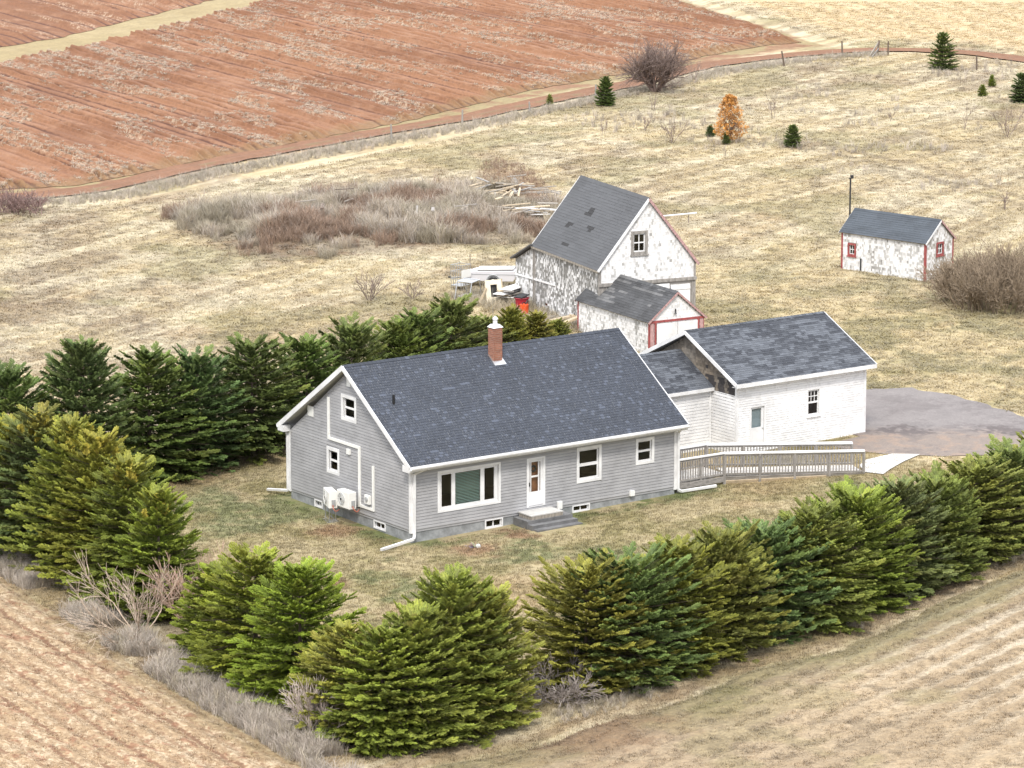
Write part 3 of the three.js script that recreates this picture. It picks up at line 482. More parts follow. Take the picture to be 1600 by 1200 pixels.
{ // front steps: concrete flight with a timber landing on top
  const t = thing('front_steps', 'grey concrete front steps with weathered timber platform below the house door', 'steps', 6.1, 0, 0.05);
  const x0 = -1.15, x1 = 1.12, stepM = std(col(0.2, 0.205, 0.22), 0.9, { map: tConc });
  mesh('landing', boxG(x1 - x0, 0.75, 0.98, (x1 + x0) / 2, 0.03, 0.5), stepM, t);
  for (let i = 0; i < 3; i++) mesh('step', boxG(x1 - x0 - 0.02 * i, 0.6, 0.3, (x1 + x0) / 2 + 0.04 * (i + 1), 0.27 - 0.13 * (i + 1) - 0.3 + 0.13, 1.145 + 0.301 * i), stepM, t);
  for (let i = 0; i < 6; i++) mesh('platform_board', boxG(1.62, 0.045, 0.145, -0.12, 0.575 + rr(0, 0.004), 0.1 + i * 0.152), M.walk, t);
  mesh('platform_frame', mergeGeometries([boxG(1.58, 0.14, 0.05, -0.12, 0.479, 0.9), boxG(0.05, 0.14, 0.8, -0.88, 0.479, 0.47), boxG(0.05, 0.14, 0.8, 0.64, 0.479, 0.47)]), M.oldWood, t);
}
function heatPump(label, x, y, z, yaw, ground) {
  const t = thing('heat_pump', label, 'heat pump', x, y, z, yaw, 'heat pump units by the gable wall');
  const w = 0.86, h = 0.66, d = 0.34; // front faces +z
  mesh('case', new THREE.ExtrudeGeometry(new THREE.Shape(shapeRect(-w / 2, 0, w / 2, h)), { depth: d, bevelEnabled: true, bevelSize: 0.012, bevelThickness: 0.012, bevelSegments: 1 }).translate(0, 0, -d / 2), M.plastic, t);
  mesh('fan_recess', new THREE.CylinderGeometry(0.255, 0.255, 0.02, 28).rotateX(Math.PI / 2).translate(-0.12, h / 2, d / 2 + 0.012), M.grille, t);
  const rings = []; for (let r = 0.06; r <= 0.27; r += 0.05) rings.push(new THREE.TorusGeometry(r, 0.006, 4, 24).translate(-0.12, h / 2, d / 2 + 0.03)); for (let k = 0; k < 8; k++) rings.push(bar(V(-0.12, h / 2, d / 2 + 0.03), V(-0.12 + 0.26 * Math.cos(k * 0.785), h / 2 + 0.26 * Math.sin(k * 0.785), d / 2 + 0.03), 0.006));
  mesh('fan_grille', mergeGeometries(rings.map((g) => g.toNonIndexed())), M.plastic, t); mesh('hub', new THREE.CylinderGeometry(0.05, 0.05, 0.02, 14).rotateX(Math.PI / 2).translate(-0.12, h / 2, d / 2 + 0.035), M.dark, t);
  mesh('valve_cover', boxG(0.05, 0.26, 0.16, w / 2 + 0.02, 0.2, -0.02), M.grille, t);
  for (const [lx, lz] of [[-0.33, -0.13], [0.33, -0.13], [-0.33, 0.13], [0.33, 0.13]]) mesh('leg', ground ? boxG(0.035, y - 0.04, 0.035, lx, -(y - 0.04) / 2 - 0.012, lz) : bar(V(lx, -0.02, lz), V(lx, -0.02, -0.42), 0.035), M.metal, t);
  if (ground) { for (const lz of [-0.13, 0.13]) mesh('foot_rail', boxG(1.0, 0.04, 0.05, 0, -y + 0.05, lz), M.metal, t); mesh('pad', boxG(1.15, 0.06, 0.55, 0, -y + 0.02, 0), M.conc, t); }
  const cv = new THREE.CatmullRomCurve3([V(w / 2, 0.15, 0), V(w / 2 + 0.14, 0.0, 0.02), V(w / 2 + 0.22, -0.1, -0.06), V(w / 2 + 0.12, -0.05, -0.24)]); mesh('hose', new THREE.TubeGeometry(cv, 10, 0.022, 6), M.copper, t);
  return t;
}
heatPump('white heat pump standing on a metal frame and pad beside the gable', -0.52, 0.62, -5.15, -Math.PI / 2 - 0.32, true);
heatPump('white heat pump on wall brackets next to the meter box', -0.5, 0.8, -3.95, -Math.PI / 2, false);

// ---------------------------------------------------------------- garage and the wing that joins it to the house
const garageRoofC = (x, v) => { const n = sstep(0.3, 0.75, 0.6 * vn(x * 1.6, v * 4.2) + 0.4 * R()), k = 0.85 + 0.3 * R(); return mixc([0.034, 0.038, 0.048], [0.115, 0.126, 0.146], n * 0.7).map((q) => q * k); };
const dullShake = (x, y) => { const n = fbm(x * 1.2, y * 1.2, 3), k = rr(0.6, 1.15); return mixc([0.24, 0.185, 0.13], [0.20, 0.19, 0.175], n).map((q) => q * k); };
const tPeel = tex(1024, 512, (u, v) => { const n = pn(u, v, 40, 3), m = pn(u + 0.37, v, 5, 4), s = pn(u * 1.0, v * 0.25, 64, 2); const bare = sstep(0.5, 0.72, n * 0.35 + m * 0.45 + 0.3 * s); return mixc([0.97, 0.97, 0.97], [0.74, 0.735, 0.73], 0.36 * bare).map((q) => q * (0.97 + 0.05 * s)); });
tPeel.repeat.set(0.13, 0.26);
const peel = std(col(0.86, 0.86, 0.87), 0.7, { map: tPeel });
const GX = 19.5, GZ = -3.72, GL = 7.3, GW = 6.75, gB = 0.3;
{
  const b = thing('garage', 'white clapboard garage with grey mottled shingle roof beside the driveway', 'garage', GX, 0, GZ, 0.0);
  const he = 3.597, hr = 5.40, o = 0.3, oe = 0.36, HT = 3.42, rz = -GW / 2 + 0.05, run = oe - rz, rise = hr - he;
  const wnd = [23.45 - GX, 1.6, 24.17 - GX, 2.82], door = [20.2 - GX, 0.5, 21.1 - GX, 2.46];
  const rect = [[0, gB], [GL, gB], [GL, HT], [0, HT]], gp = [[0, gB], [GW, gB], [GW, HT], [GW + rz, hr - 0.15], [0, HT]], gp2 = [[0, gB], [GW, gB], [GW, HT], [-rz, hr - 0.15], [0, HT]];
  const wf = wallAt(b, 'front_wall', 0, 0, 0, rect, [grow(wnd, -0.05), grow(door, -0.05)], peel), wl = wallAt(b, 'gable_wall', 0, -GW, -Math.PI / 2, gp, [], M.core);
  const wr = wallAt(b, 'gable_wall', GL, 0, Math.PI / 2, gp2, [], peel), wb = wallAt(b, 'rear_wall', GL, -GW, Math.PI, rect, [], peel);
  clapboards(wf, rect, gB, HT, 0.105, [grow(wnd, -0.01), grow(door, -0.01)], [peel], false);
  const low = [[0, gB], [GW, gB], [GW, 3.0], [0, 3.0]]; clapboards(wl, low, gB, 3.0, 0.14, [], [M.white], false);
  shakes(wl, gp, 3.0, hr - 0.16, 0.13, 0.08, 0.2, [], (x, y) => { const wet = x > 4.4 && vn(x * 3, y * 1.5) * 0.7 + (y < 3.6 ? 0.35 : 0) > 0.62; return wet ? [0.05, 0.045, 0.045] : dullShake(x, y); });
  clapboards(wr, gp2, gB, hr - 0.2, 0.105, [], [peel], true); clapboards(wb, rect, gB, HT, 0.105, [], [peel], true);
  { // black mildew that has run down the boards under the old shingles
    const S = new Soup(); for (let i = 0; i < 46; i++) { const x = rr(5.0, GW - 0.15), len = 0.12 + 0.5 * Math.pow(R(), 2) * clamp((x - 4.6) / 1.3), w = rr(0.015, 0.05), y = 3.0; S.quad([x, y - len, 0.0215], [x + w * 0.4, y - len, 0.0215], [x + w, y + 0.01, 0.0235], [x - w * 0.3, y + 0.01, 0.0235], [0.07, 0.068, 0.07]); } mesh('mildew_streaks', S.geo(), std(col(1, 1, 1), 0.9, { vertexColors: true, side: THREE.DoubleSide }), wl, 'stuff');
  }
  mesh('footing', boxG(GL - 0.04, 0.8, GW - 0.04, GL / 2, gB - 0.405, -GW / 2), M.conc, b);
  for (const [x, z] of [[0, 0], [GL, 0], [0, -GW], [GL, -GW]]) mesh('corner_board', boxG(0.12, HT - gB + 0.02, 0.12, x + (x ? -0.03 : 0.03), (HT + gB) / 2, z + (z ? 0.03 : -0.03)), M.trim, b);
  roofSide(b, GL + 2 * o, run, rise, -o, he, oe, 0, garageRoofC, { tab: [0.14, 0.34] }); roofSide(b, GL + 2 * o, GW + oe + rz, rise, GL + o, he, -GW - oe, Math.PI, garageRoofC, { tab: [0.14, 0.34] });
  ridgeCap(b, GL + 2 * o, hr, rz, rise / run, garageRoofC).position.x = -o;
  for (const [x, s] of [[-o, -1], [GL + o, 1]]) { const A = V(x + s * 0.014, hr - 0.075, rz); for (const [q, e] of [[V(x + s * 0.014, he - 0.06, oe), 0], [V(x + s * 0.016, he - 0.06, -GW - oe), 0.002]]) { const d = q.clone().sub(A), m = mesh('rake_board', boxG(0.028, 0.17, d.length() + 0.02), M.trim, b); m.position.copy(A.clone().add(q).multiplyScalar(0.5)); m.rotation.x = Math.atan2(-d.y, d.z); } }
  for (const [z, s] of [[oe, 1], [-GW - oe, -1]]) { mesh('fascia', boxG(GL + 2 * o + 0.03, 0.18, 0.03, GL / 2, he - 0.085, z + s * 0.013), M.trim, b); mesh('soffit', boxG(GL + 2 * o - 0.04, 0.02, oe - 0.03, GL / 2, he - 0.165, z - s * oe / 2), M.trim, b); }
  windowIn(b, wf, ...wnd, six1, { casing: 0.05, sill: true });
  const d = new THREE.Group(); d.name = 'door'; d.position.set((door[0] + door[2]) / 2, door[1], 0); b.add(d);
  mesh('casing', frameG(0.9, 1.96, [[-0.38, 0, 0.38, 1.89]], 0.04, -0.01), M.trim, d); mesh('leaf', frameG(0.77, 1.9, [[-0.29, 0.96, 0.25, 1.8]], 0.045, -0.075), M.white, d);
  mesh('pane', new THREE.PlaneGeometry(0.56, 0.86).translate(-0.02, 1.38, -0.05), M.glass, d); mesh('curtain', boxG(0.6, 0.9, 0.01, -0.02, 1.38, -0.11), std(col(0.14, 0.19, 0.21), 0.8), d); mesh('handle', new THREE.SphereGeometry(0.035, 10, 8).translate(0.31, 0.92, 0.0), M.metal, d);
}
{ // joining wing
  const x0 = 13.31, x1 = GX - 0.03, z0 = -5.5, w = 5.2, L = x1 - x0, HT = 3.08, he = 3.13, run = 2.45, rise = 1.3;
  const b = thing('joining_wing', 'low white wing with shingle roof between house and garage', 'wing', x0, 0, z0);
  const rect = [[0, 0.2], [L, 0.2], [L, HT], [0, HT]], wf = wallAt(b, 'front_wall', 0, 0, 0, rect, [], M.white), wb = wallAt(b, 'rear_wall', L, -w + 0.5, Math.PI, rect, [], M.white);
  clapboards(wf, rect, 0.2, HT, 0.14, [], [M.white], false); clapboards(wb, rect, 0.2, HT, 0.14, [], [M.white], true);
  roofSide(b, L, run, rise, 0, he, 0.22, 0, garageRoofC, { tab: [0.14, 0.34] }); roofSide(b, L, run, rise, L, he, -2 * run + 0.22, Math.PI, garageRoofC, { tab: [0.14, 0.34] }); ridgeCap(b, L, he + rise, 0.22 - run, rise / run, garageRoofC);
  mesh('fascia', boxG(L, 0.15, 0.03, L / 2, he - 0.07, 0.235), M.trim, b); mesh('corner_board', boxG(0.1, HT - 0.2, 0.05, L - 0.055, (HT + 0.2) / 2, 0.03), M.trim, b);
  mesh('footing', boxG(L - 0.02, 0.6, w - 0.6, L / 2, -0.09, -w / 2 + 0.27), M.conc, b);
}
// ---------------------------------------------------------------- access ramp
{
  const b = thing('access_ramp', 'weathered wooden access ramp with spindles and white handrails beside the house', 'ramp', 0, 0, 0);
  const A = V(13.5, 0.62, -0.15), B = V(15.95, 0.62, -0.1), E = V(21.85, 0.36, 2.05), F = V(21.45, 0.36, 3.3).sub(V(21.85, 0.36, 2.05));
  const dir = E.clone().sub(B), hd = Math.hypot(dir.x, dir.z), ux = dir.x / hd, uz = dir.z / hd, wd = 1.5, nx = uz * wd, nz = -ux * wd;    // towards the back rail
  const deckM = std(col(0.62, 0.60, 0.57), 0.9, { map: tWood });
  // landing planks
  for (let x = 13.45, i = 0; x < 16.2; x += 0.146, i++) mesh('deck_plank', boxG(0.14, 0.035, 1.72, x + 0.07, 0.62 + rr(0, 0.003), -1.02), deckM, b);
  const nP = Math.floor(hd / 0.146); const deckY = (t) => 0.62 + (0.38 - 0.62) * t;
  for (let i = 1; i < nP; i++) { const t = (i + 0.5) / nP, m = mesh('deck_plank', boxG(0.14, 0.035, wd - 0.06), deckM, b); m.position.set(B.x + dir.x * t + nx / 2, deckY(t) + rr(0, 0.003), B.z + dir.z * t + nz / 2); m.rotation.y = Math.atan2(-uz, ux); }
  const rail = (P, Q, n, h, post, white, bt = 0.18) => { // posts, top and bottom rails and spindles from P to Q (deck level points)
    const d = Q.clone().sub(P), L = Math.hypot(d.x, d.z), at = (t, y) => P.clone().addScaledVector(d, t).add(V(0, y, 0));
    for (let i = 0; i <= n; i++) { const p = at(i / n, 0), g = gy(p.x, p.z) - 0.1; mesh('post', bar(V(p.x, g, p.z), at(i / n, h - 0.02), 0.09), M.greyWood, b); }
    mesh('handrail', bar(at(-0.004, h), at(1.004, h), 0.05, 0.14).applyMatrix4(new THREE.Matrix4()), white ? M.trim : M.greyWood, b); mesh('bottom_rail', bar(at(0, bt - 0.1), at(1, bt - 0.1), 0.07, 0.04), M.greyWood, b); mesh('upper_rail', bar(at(0, h - 0.09), at(1, h - 0.09), 0.07, 0.04), M.greyWood, b);
    const k = Math.floor(L / 0.135); for (let i = 0; i <= k; i++) { const t = (i + 0.35) / (k + 0.7) + rr(-0.001, 0.001); mesh('spindle', bar(at(t, bt - 0.14), at(t, h - 0.04), 0.036), M.greyWood, b); }
  };
  rail(A, B, 2, 0.98, true, true); rail(B.clone().add(V(0.02, 0, 0.02)), E, 4, 0.97, true, true);
  const A2 = V(13.6, 0.62, -1.88), B2 = V(B.x + nx - 0.1, 0.62, -1.88), E2 = V(E.x + nx, 0.38, E.z + nz); rail(A2, B2, 2, 0.98, true, true); rail(B2.clone().add(V(0.04, 0, 0.03)), E2, 4, 0.97, true, true);
  mesh('skirt_board', bar(V(13.5, 0.48, -0.1), V(15.9, 0.48, -0.06), 0.24, 0.03), M.greyWood, b);
  mesh('skirt_board', bar(V(B.x, 0.50, B.z), V(E.x, 0.34, E.z), 0.18, 0.03), M.greyWood, b);
  mesh('skirt_board', bar(V(B.x + 0.02, 0.34, B.z + 0.002), V(E.x - 1.6, 0.30, E.z - 0.58), 0.14, 0.04), M.paleWood, b);
}

// ---------------------------------------------------------------- old farm buildings
function oldShed(o) { // gable building placed by the near corner of its roof; x along the ridge, front wall towards +z
  const b = thing(o.name, o.label, o.cat, o.x, o.y, o.z, o.yaw), { L, W, he, hr } = o, i = o.o ?? 0.12, oe = i * 1.2, run = W / 2, rise = hr - he, sl = rise / run, HT = he + sl * oe - 0.09, l = L - 2 * i, w = W - 2 * oe;
  const rect = [[0, -0.4], [l, -0.4], [l, HT], [0, HT]], gp = [[0, -0.4], [w, -0.4], [w, HT], [w / 2, HT + sl * w / 2], [0, HT]], pk = HT + sl * w / 2;
  const H = o.holes ?? {}, sink = (q) => q.map((h) => grow(h, -0.04));
  const wf = wallAt(b, 'front_wall', i, -oe, 0, rect, sink(H.front ?? []), o.core), wl = wallAt(b, 'gable_wall', i, -oe - w, -Math.PI / 2, gp, sink(H.left ?? []), o.core), wr = wallAt(b, 'gable_wall', i + l, -oe, Math.PI / 2, gp, sink(H.right ?? []), o.core), wb = wallAt(b, 'rear_wall', i + l, -oe - w, Math.PI, rect, [], o.core);
  const ex = o.ex ?? 0.14;
  shakes(wf, rect, -0.1, HT, ex, 0.06, 0.15, H.front ?? [], o.front); shakes(wl, gp, -0.1, pk, ex, 0.07, 0.2, H.left ?? [], o.side); shakes(wr, gp, o.rightFrom ?? -0.1, pk, ex, 0.06, 0.15, H.right ?? [], o.gable); shakes(wb, rect, -0.1, HT, ex, 0.07, 0.2, [], o.side);
  roofSide(b, L, run, rise, 0, he, 0, 0, o.roofC, { slab: o.slab, tab: o.tab, ex: o.rex ?? 0.15, th: 0.06 }); roofSide(b, L, run, rise, L, he, -W, Math.PI, o.roofC, { slab: o.slab, tab: o.tab, ex: o.rex ?? 0.15, th: 0.06 }); ridgeCap(b, L, hr, -W / 2, sl, o.roofC);
  for (const [x, s] of [[0, -1], [L, 1]]) for (const [z, e] of [[0, 0], [-W, 0.002]]) { const A = V(x + s * (0.014 + e), hr - 0.06, -W / 2), q = V(x + s * (0.014 + e), he - 0.06, z), d = q.clone().sub(A), m = mesh('rake_board', boxG(0.026, o.rake ?? 0.13, d.length()), o.rakeM?.[z ? 1 : 0] ?? M.white, b); m.position.copy(A.add(q).multiplyScalar(0.5)); m.rotation.x = Math.atan2(-d.y, d.z); }
  for (const [x, z] of [[i, -oe], [i + l, -oe], [i, -oe - w], [i + l, -oe - w]]) mesh('corner_board', boxG(0.11, HT + 0.3, 0.11, x + (x < 1 ? 0.03 : -0.03), HT / 2 - 0.16, z + (z > -1 ? -0.03 : 0.03)), o.corner, b);
  if (o.eaveM) mesh('fascia', boxG(L, 0.1, 0.025, L / 2, he - 0.07, 0.013), o.eaveM, b);
  return { b, wf, wl, wr, wb, HT, l, w, i, oe, pk, sl };
}
const flake = (bare, grey1, seedx) => (x, y) => { const n = 0.3 * fbm(x * 0.8 + seedx, y * 0.8, 3) + 0.3 * vn(x * 6 + seedx, y * 1.6) + 0.4 * R(); const p = sstep(bare - 0.16, bare + 0.16, n), k = rr(0.75, 1.2); return mixc([0.84, 0.84, 0.85], grey1.map((q) => q * k), p); };
const woodG = [0.25, 0.24, 0.225], coreW = std(col(0.3, 0.28, 0.26), 0.9);
const pinkish = std(col(0.52, 0.33, 0.33), 0.8, { map: tWood });
{ // barn
  const gr = lie(30.94, -35.08), he = 4.152 - gr, hr = 7.632 - gr, wnd = [1.72, 3.95, 2.64, 5.15];
  const roofC = (x, v) => { const spot = [[3.4, 1.7], [2.0, 2.7], [4.5, 2.6], [3.2, 3.9], [6.6, 2.6], [2.3, 2.75]].some(([a, c]) => Math.hypot(x - a, (v - (4.4 - c)) * 0.8) < 0.17); const k = 0.85 + 0.2 * vn(x * 0.6, v * 0.8) + 0.14 * R(); return spot ? [0.028, 0.028, 0.03] : [0.075 * k, 0.078 * k, 0.085 * k]; };
  const s = oldShed({ name: 'barn', label: 'tall weathered shingled barn with steep dark roof and lean-to', cat: 'barn', x: 30.936, y: gr, z: -35.084, yaw: -1.772, L: 8.117, W: 5.594, he, hr, core: coreW, roofC, tab: [0.3, 0.9], rex: 0.16,
    front: flake(0.46, [0.24, 0.235, 0.225], 3), side: flake(0.5, woodG, 8), gable: flake(0.64, [0.46, 0.45, 0.43], 15), holes: { right: [wnd, [1.6, -0.4, 5.0, 2.2]] }, slab: M.oldWood, corner: M.greyWood, rakeM: [M.white, pinkish], eaveM: M.oldWood, rightFrom: 2.62 });
  windowIn(s.b, s.wr, ...wnd, quad4, { casing: 0.14, mat: M.greyWood, sash: M.white, sill: true, label: 'four pane gable window in a faded frame' });
  // sliding white doors under a grey beam
  const beam = mesh('door_track', boxG(s.w + 0.1, 0.16, 0.1, s.w / 2, 2.55, 0.05), M.greyWood, s.b); beam.position.copy(s.wr.position); beam.rotation.copy(s.wr.rotation);
  for (const [a, c, y0, y1] of [[1.3, 2.55, 0, 2.38], [2.6, 3.85, 0, 2.38], [3.9, 5.0, 0, 2.3]]) { const m = mesh('barn_door', mergeGeometries([boxG(c - a - 0.02, y1 - y0, 0.05, (a + c) / 2, (y0 + y1) / 2, 0.06), boxG(c - a - 0.02, 0.12, 0.03, (a + c) / 2, y1 - 0.2, 0.1)]), M.white, s.b); m.position.copy(s.wr.position); m.rotation.copy(s.wr.rotation); }
  for (let x = 0.06; x < s.w - 0.1; x += 0.21) { if (x > 1.2 && x < 4.95) continue; const m = mesh('wall_plank', boxG(0.2, 2.75, 0.025, x + 0.1, 1.08, 0.015), M.greyWood, s.b); m.position.copy(s.wr.position); m.rotation.copy(s.wr.rotation); }
  // lean-to behind, flush with the long side
  const d = 2.35, x1 = -d, hA = s.HT - 0.1, hB = 2.25; const lp = [[0, -0.4], [d + 0.1, -0.4], [d + 0.1, hA], [0, hB]];
  const ll = wallAt(s.b, 'lean_to_wall', x1 + 0.01, -s.oe, 0, lp, [], coreW); shakes(ll, lp, -0.1, hA, 0.14, 0.07, 0.2, [], flake(0.5, [0.30, 0.295, 0.28], 21));
  const lb = wallAt(s.b, 'lean_to_wall', x1, -s.oe - 3.4, -Math.PI / 2, [[0, -0.4], [3.4, -0.4], [3.4, hB], [0, hB]], [], coreW); shakes(lb, [[0, -0.4], [3.4, -0.4], [3.4, hB], [0, hB]], -0.1, hB, 0.14, 0.07, 0.2, [], flake(0.45, woodG, 27));
  wallAt(s.b, 'lean_to_wall', s.i, -s.oe - 3.4, Math.PI, lp.map(([a, c]) => [d - a, c]).reverse(), [], coreW).translateX(0);
  const A = V(s.i - 0.02, hA + 0.1, 0), Bq = V(x1 - 0.2, hB + 0.02, 0), sl2 = A.clone().sub(Bq), m = mesh('lean_to_roof', boxG(sl2.length(), 0.07, 3.7, sl2.length() / 2, 0, 0), std(col(0.10, 0.098, 0.10), 0.9), s.b); m.position.set(Bq.x, Bq.y, -s.oe - 1.6); m.rotation.z = Math.atan2(sl2.y, sl2.x);
  mesh('batten', bar(V(x1, 2.02 - 0.55, -s.oe + 0.035), V(2.7, 2.1 - 0.42, -s.oe + 0.035), 0.09, 0.03), M.white, s.b); mesh('batten', boxG(0.06, hA + 0.3, 0.05, 0.02, hA / 2 - 0.1, -s.oe + 0.035), M.greyWood, s.b);
}
{ // small garage shed with red trim
  const gr = lie(29.1, -28.8), wd = 3.339;
  const roofC = (x, v, row) => { const strip = vn(x * 0.5 + 3, row * 7.7) > 0.66 && vn(x * 2, row * 3.1) > 0.35; const k = 0.6 + 0.75 * vn(x * 1.6, v * 2.2) + 0.4 * R(); return strip ? [0.09 * k, 0.09 * k, 0.092 * k] : [0.045 * k, 0.046 * k, 0.049 * k]; };
  const s = oldShed({ name: 'small_shed', label: 'small white shed with peeling shingles and red trim before the barn', cat: 'shed', x: 29.125, y: gr, z: -28.791, yaw: -1.67, L: 7.026, W: wd, he: 2.445 - gr, hr: 3.837 - gr, o: 0.1, core: coreW, roofC, slab: M.oldWood, corner: M.red, rakeM: [pinkish, pinkish], rake: 0.09,
    front: flake(0.58, [0.40, 0.395, 0.38], 33), side: flake(0.5, woodG, 38), gable: flake(0.76, [0.42, 0.42, 0.41], 41), holes: { right: [[0.35, -0.4, 2.85, 1.62]] }, tab: [0.12, 0.4] });
  const put = (n, g, mm) => { const m = mesh(n, g, mm, s.b); m.position.copy(s.wr.position); m.rotation.copy(s.wr.rotation); return m; };
  for (const [a, c] of [[0.4, 1.58], [1.6, 2.75]]) put('shed_door', boxG(c - a - 0.015, 1.75, 0.05, (a + c) / 2, 0.7, 0.03), M.white);
  put('door_header', boxG(s.w + 0.08, 0.11, 0.05, s.w / 2, 1.68, 0.035), M.red); for (const x of [0.32, s.w - 0.32]) put('door_post', boxG(0.09, 1.95, 0.06, x, 0.65, 0.035), M.red); put('door_post', boxG(0.2, 1.9, 0.04, 0.13, 0.66, 0.026), pinkish); put('door_post', boxG(0.2, 1.9, 0.04, s.w - 0.13, 0.66, 0.026), pinkish);
  put('lamp_hook', mergeGeometries([boxG(0.05, 0.16, 0.05, s.w / 2 - 0.1, 2.16, 0.06), new THREE.ConeGeometry(0.075, 0.1, 8).toNonIndexed().translate(s.w / 2 - 0.1, 2.05, 0.08)].map((g) => g.index ? g.toNonIndexed() : g)), M.black);
}
{ // far shed
  const gr = lie(50.46, -33.73) - 0.1; const roofC = (x, v) => { const k = 0.8 + 0.35 * vn(x * 1.5, v * 3) + 0.15 * R(); return [0.056 * k, 0.066 * k, 0.08 * k]; };
  const wn = [0.42, 0.98, 0.98, 1.68], wn2 = [0.95, 1.42, 1.6, 2.16];
  const s = oldShed({ name: 'field_shed', label: 'small white shingled shed with blue grey roof standing alone in the field', cat: 'shed', x: 50.46, y: gr, z: -33.728, yaw: -1.362, L: 5.829, W: 2.696, he: 3.194 - gr, hr: 4.333 - gr, o: 0.1, core: coreW, roofC, slab: M.oldWood, corner: M.red, rakeM: [M.white, pinkish], rake: 0.09,
    front: flake(0.6, [0.40, 0.39, 0.375], 55), side: flake(0.55, woodG, 58), gable: flake(0.50, [0.42, 0.39, 0.35], 61), holes: { front: [wn], right: [wn2] } });
  windowIn(s.b, s.wf, ...wn, quad4, { casing: 0.1, mat: M.red, sash: M.white, sill: true }); windowIn(s.b, s.wr, ...wn2, quad4, { casing: 0.1, mat: M.red, sash: M.white, sill: true });
  mesh('sill_timber', boxG(5.5, 0.14, 0.06, 2.9, -0.02, -0.09), M.black, s.b); mesh('prop_post', boxG(0.07, 0.95, 0.05, 1.45, 0.45, -0.06), M.dark, s.b);
  const p = thing('mast', 'thin dark mast with a bracket at the gable end of the field shed', 'mast', s.b.position.x - 0.15, gr, s.b.position.z + 0.0); // stands at the shed's rear corner
  const q = V(0.12, 0, -1.25).applyAxisAngle(V(0, 1, 0), -1.362).add(s.b.position); p.position.set(q.x - 0.1, gr, q.z - 0.35);
  mesh('pole', rod(V(0, 0, 0), V(0, 5.0, 0), 0.055, 0.045, 8), M.dark, p); mesh('bracket', mergeGeometries([boxG(0.3, 0.05, 0.05, 0.05, 5.0, 0), boxG(0.06, 0.2, 0.06, 0, 4.85, 0), boxG(0.16, 0.12, 0.1, 0.1, 5.1, 0)]), M.dark, p);
}
// ---------------------------------------------------------------- things left about by the barn
{
  const t = thing('utility_trailer', 'white utility trailer parked behind the lean-to of the barn', 'trailer', 32.7, gy(32.7, -41.1), -41.1, -0.75); t.scale.setScalar(0.78);
  const prof = new THREE.Shape([[-1.9, 0.55], [-1.2, 0.42], [1.5, 0.42], [1.6, 0.6], [1.6, 1.1], [-1.2, 1.02], [-1.95, 0.78]].map(([a, c]) => new THREE.Vector2(a, c)));
  mesh('body', new THREE.ExtrudeGeometry(prof, { depth: 1.5, bevelEnabled: true, bevelSize: 0.03, bevelThickness: 0.03, bevelSegments: 2 }).translate(0, 0, -0.75), std(col(0.56, 0.55, 0.58), 0.4), t);
  mesh('rub_rail', boxG(3.0, 0.05, 1.6, 0.15, 0.86, 0), M.grille, t); mesh('cover', boxG(2.5, 0.06, 1.4, 0.3, 1.17, 0).rotateZ(0.03), M.walk, t);
  for (const z of [-0.82, 0.82]) { const w = mesh('wheel', new THREE.TorusGeometry(0.27, 0.1, 10, 22).translate(0.15, 0.37, z), M.black, t); mesh('rim', new THREE.CylinderGeometry(0.19, 0.19, 0.14, 18).rotateX(Math.PI / 2).translate(0.15, 0.37, z), M.plastic, w); const f = new THREE.TorusGeometry(0.44, 0.05, 6, 16, Math.PI).translate(0.15, 0.4, z * 0.98); mesh('mudguard', f, M.grille, t); }
  mesh('drawbar', bar(V(-1.7, 0.5, 0), V(-2.9, 0.45, 0), 0.08), M.metal, t); mesh('coupling', boxG(0.2, 0.1, 0.14, -2.95, 0.48, 0), M.black, t);
}
function junk(name, label, cat, x, z, yaw, build, group) { const t = thing(name, label, cat, x, gy(x, z), z, yaw, group); build(t); return t; }
junk('metal_frame', 'bent galvanized metal frame lying in the scrap by the trailer', 'frame', 29.6, -38.9, 0.4, (t) => { for (const z of [-0.45, 0.45]) mesh('side_hoop', mergeGeometries([rod(V(-0.6, 0.02, z), V(-0.35, 0.95, z), 0.03), rod(V(-0.35, 0.95, z), V(0.4, 1.0, z), 0.03), rod(V(0.4, 1.0, z), V(0.6, 0.02, z), 0.03)]), M.metal, t); for (const [x, y] of [[-0.6, 0.05], [-0.35, 0.95], [0.4, 1.0], [0.6, 0.05]]) mesh('crossbar', rod(V(x, y, -0.45), V(x, y, 0.45), 0.025), M.metal, t); mesh('mesh_panel', boxG(0.75, 0.02, 0.9, 0.02, 0.97, 0), M.grille, t); mesh('tray', boxG(1.0, 0.12, 0.8, 0, 0.14, 0), M.metal, t); });
junk('wire_basket', 'grey wire basket stacked against the white trailer', 'basket', 30.7, -41.2, 0.3, (t) => { mesh('floor', boxG(0.8, 0.05, 0.7, 0, 0.25, 0), M.metal, t); for (const x of [-0.38, -0.19, 0, 0.19, 0.38]) mesh('wire', mergeGeometries([rod(V(x, 0, 0.33), V(x, 1.35, 0.36), 0.018), rod(V(x, 0, -0.33), V(x, 1.35, -0.36), 0.018)]), M.metal, t); for (const y of [0.6, 1.0, 1.35]) mesh('hoop', mergeGeometries([boxG(0.8, 0.03, 0.03, 0, y, 0.35), boxG(0.8, 0.03, 0.03, 0, y, -0.35), boxG(0.03, 0.03, 0.7, 0.39, y, 0), boxG(0.03, 0.03, 0.7, -0.39, y, 0)]), M.metal, t); mesh('sheet', boxG(0.78, 0.4, 0.02, 0, 0.9, 0.38), M.plastic, t); });
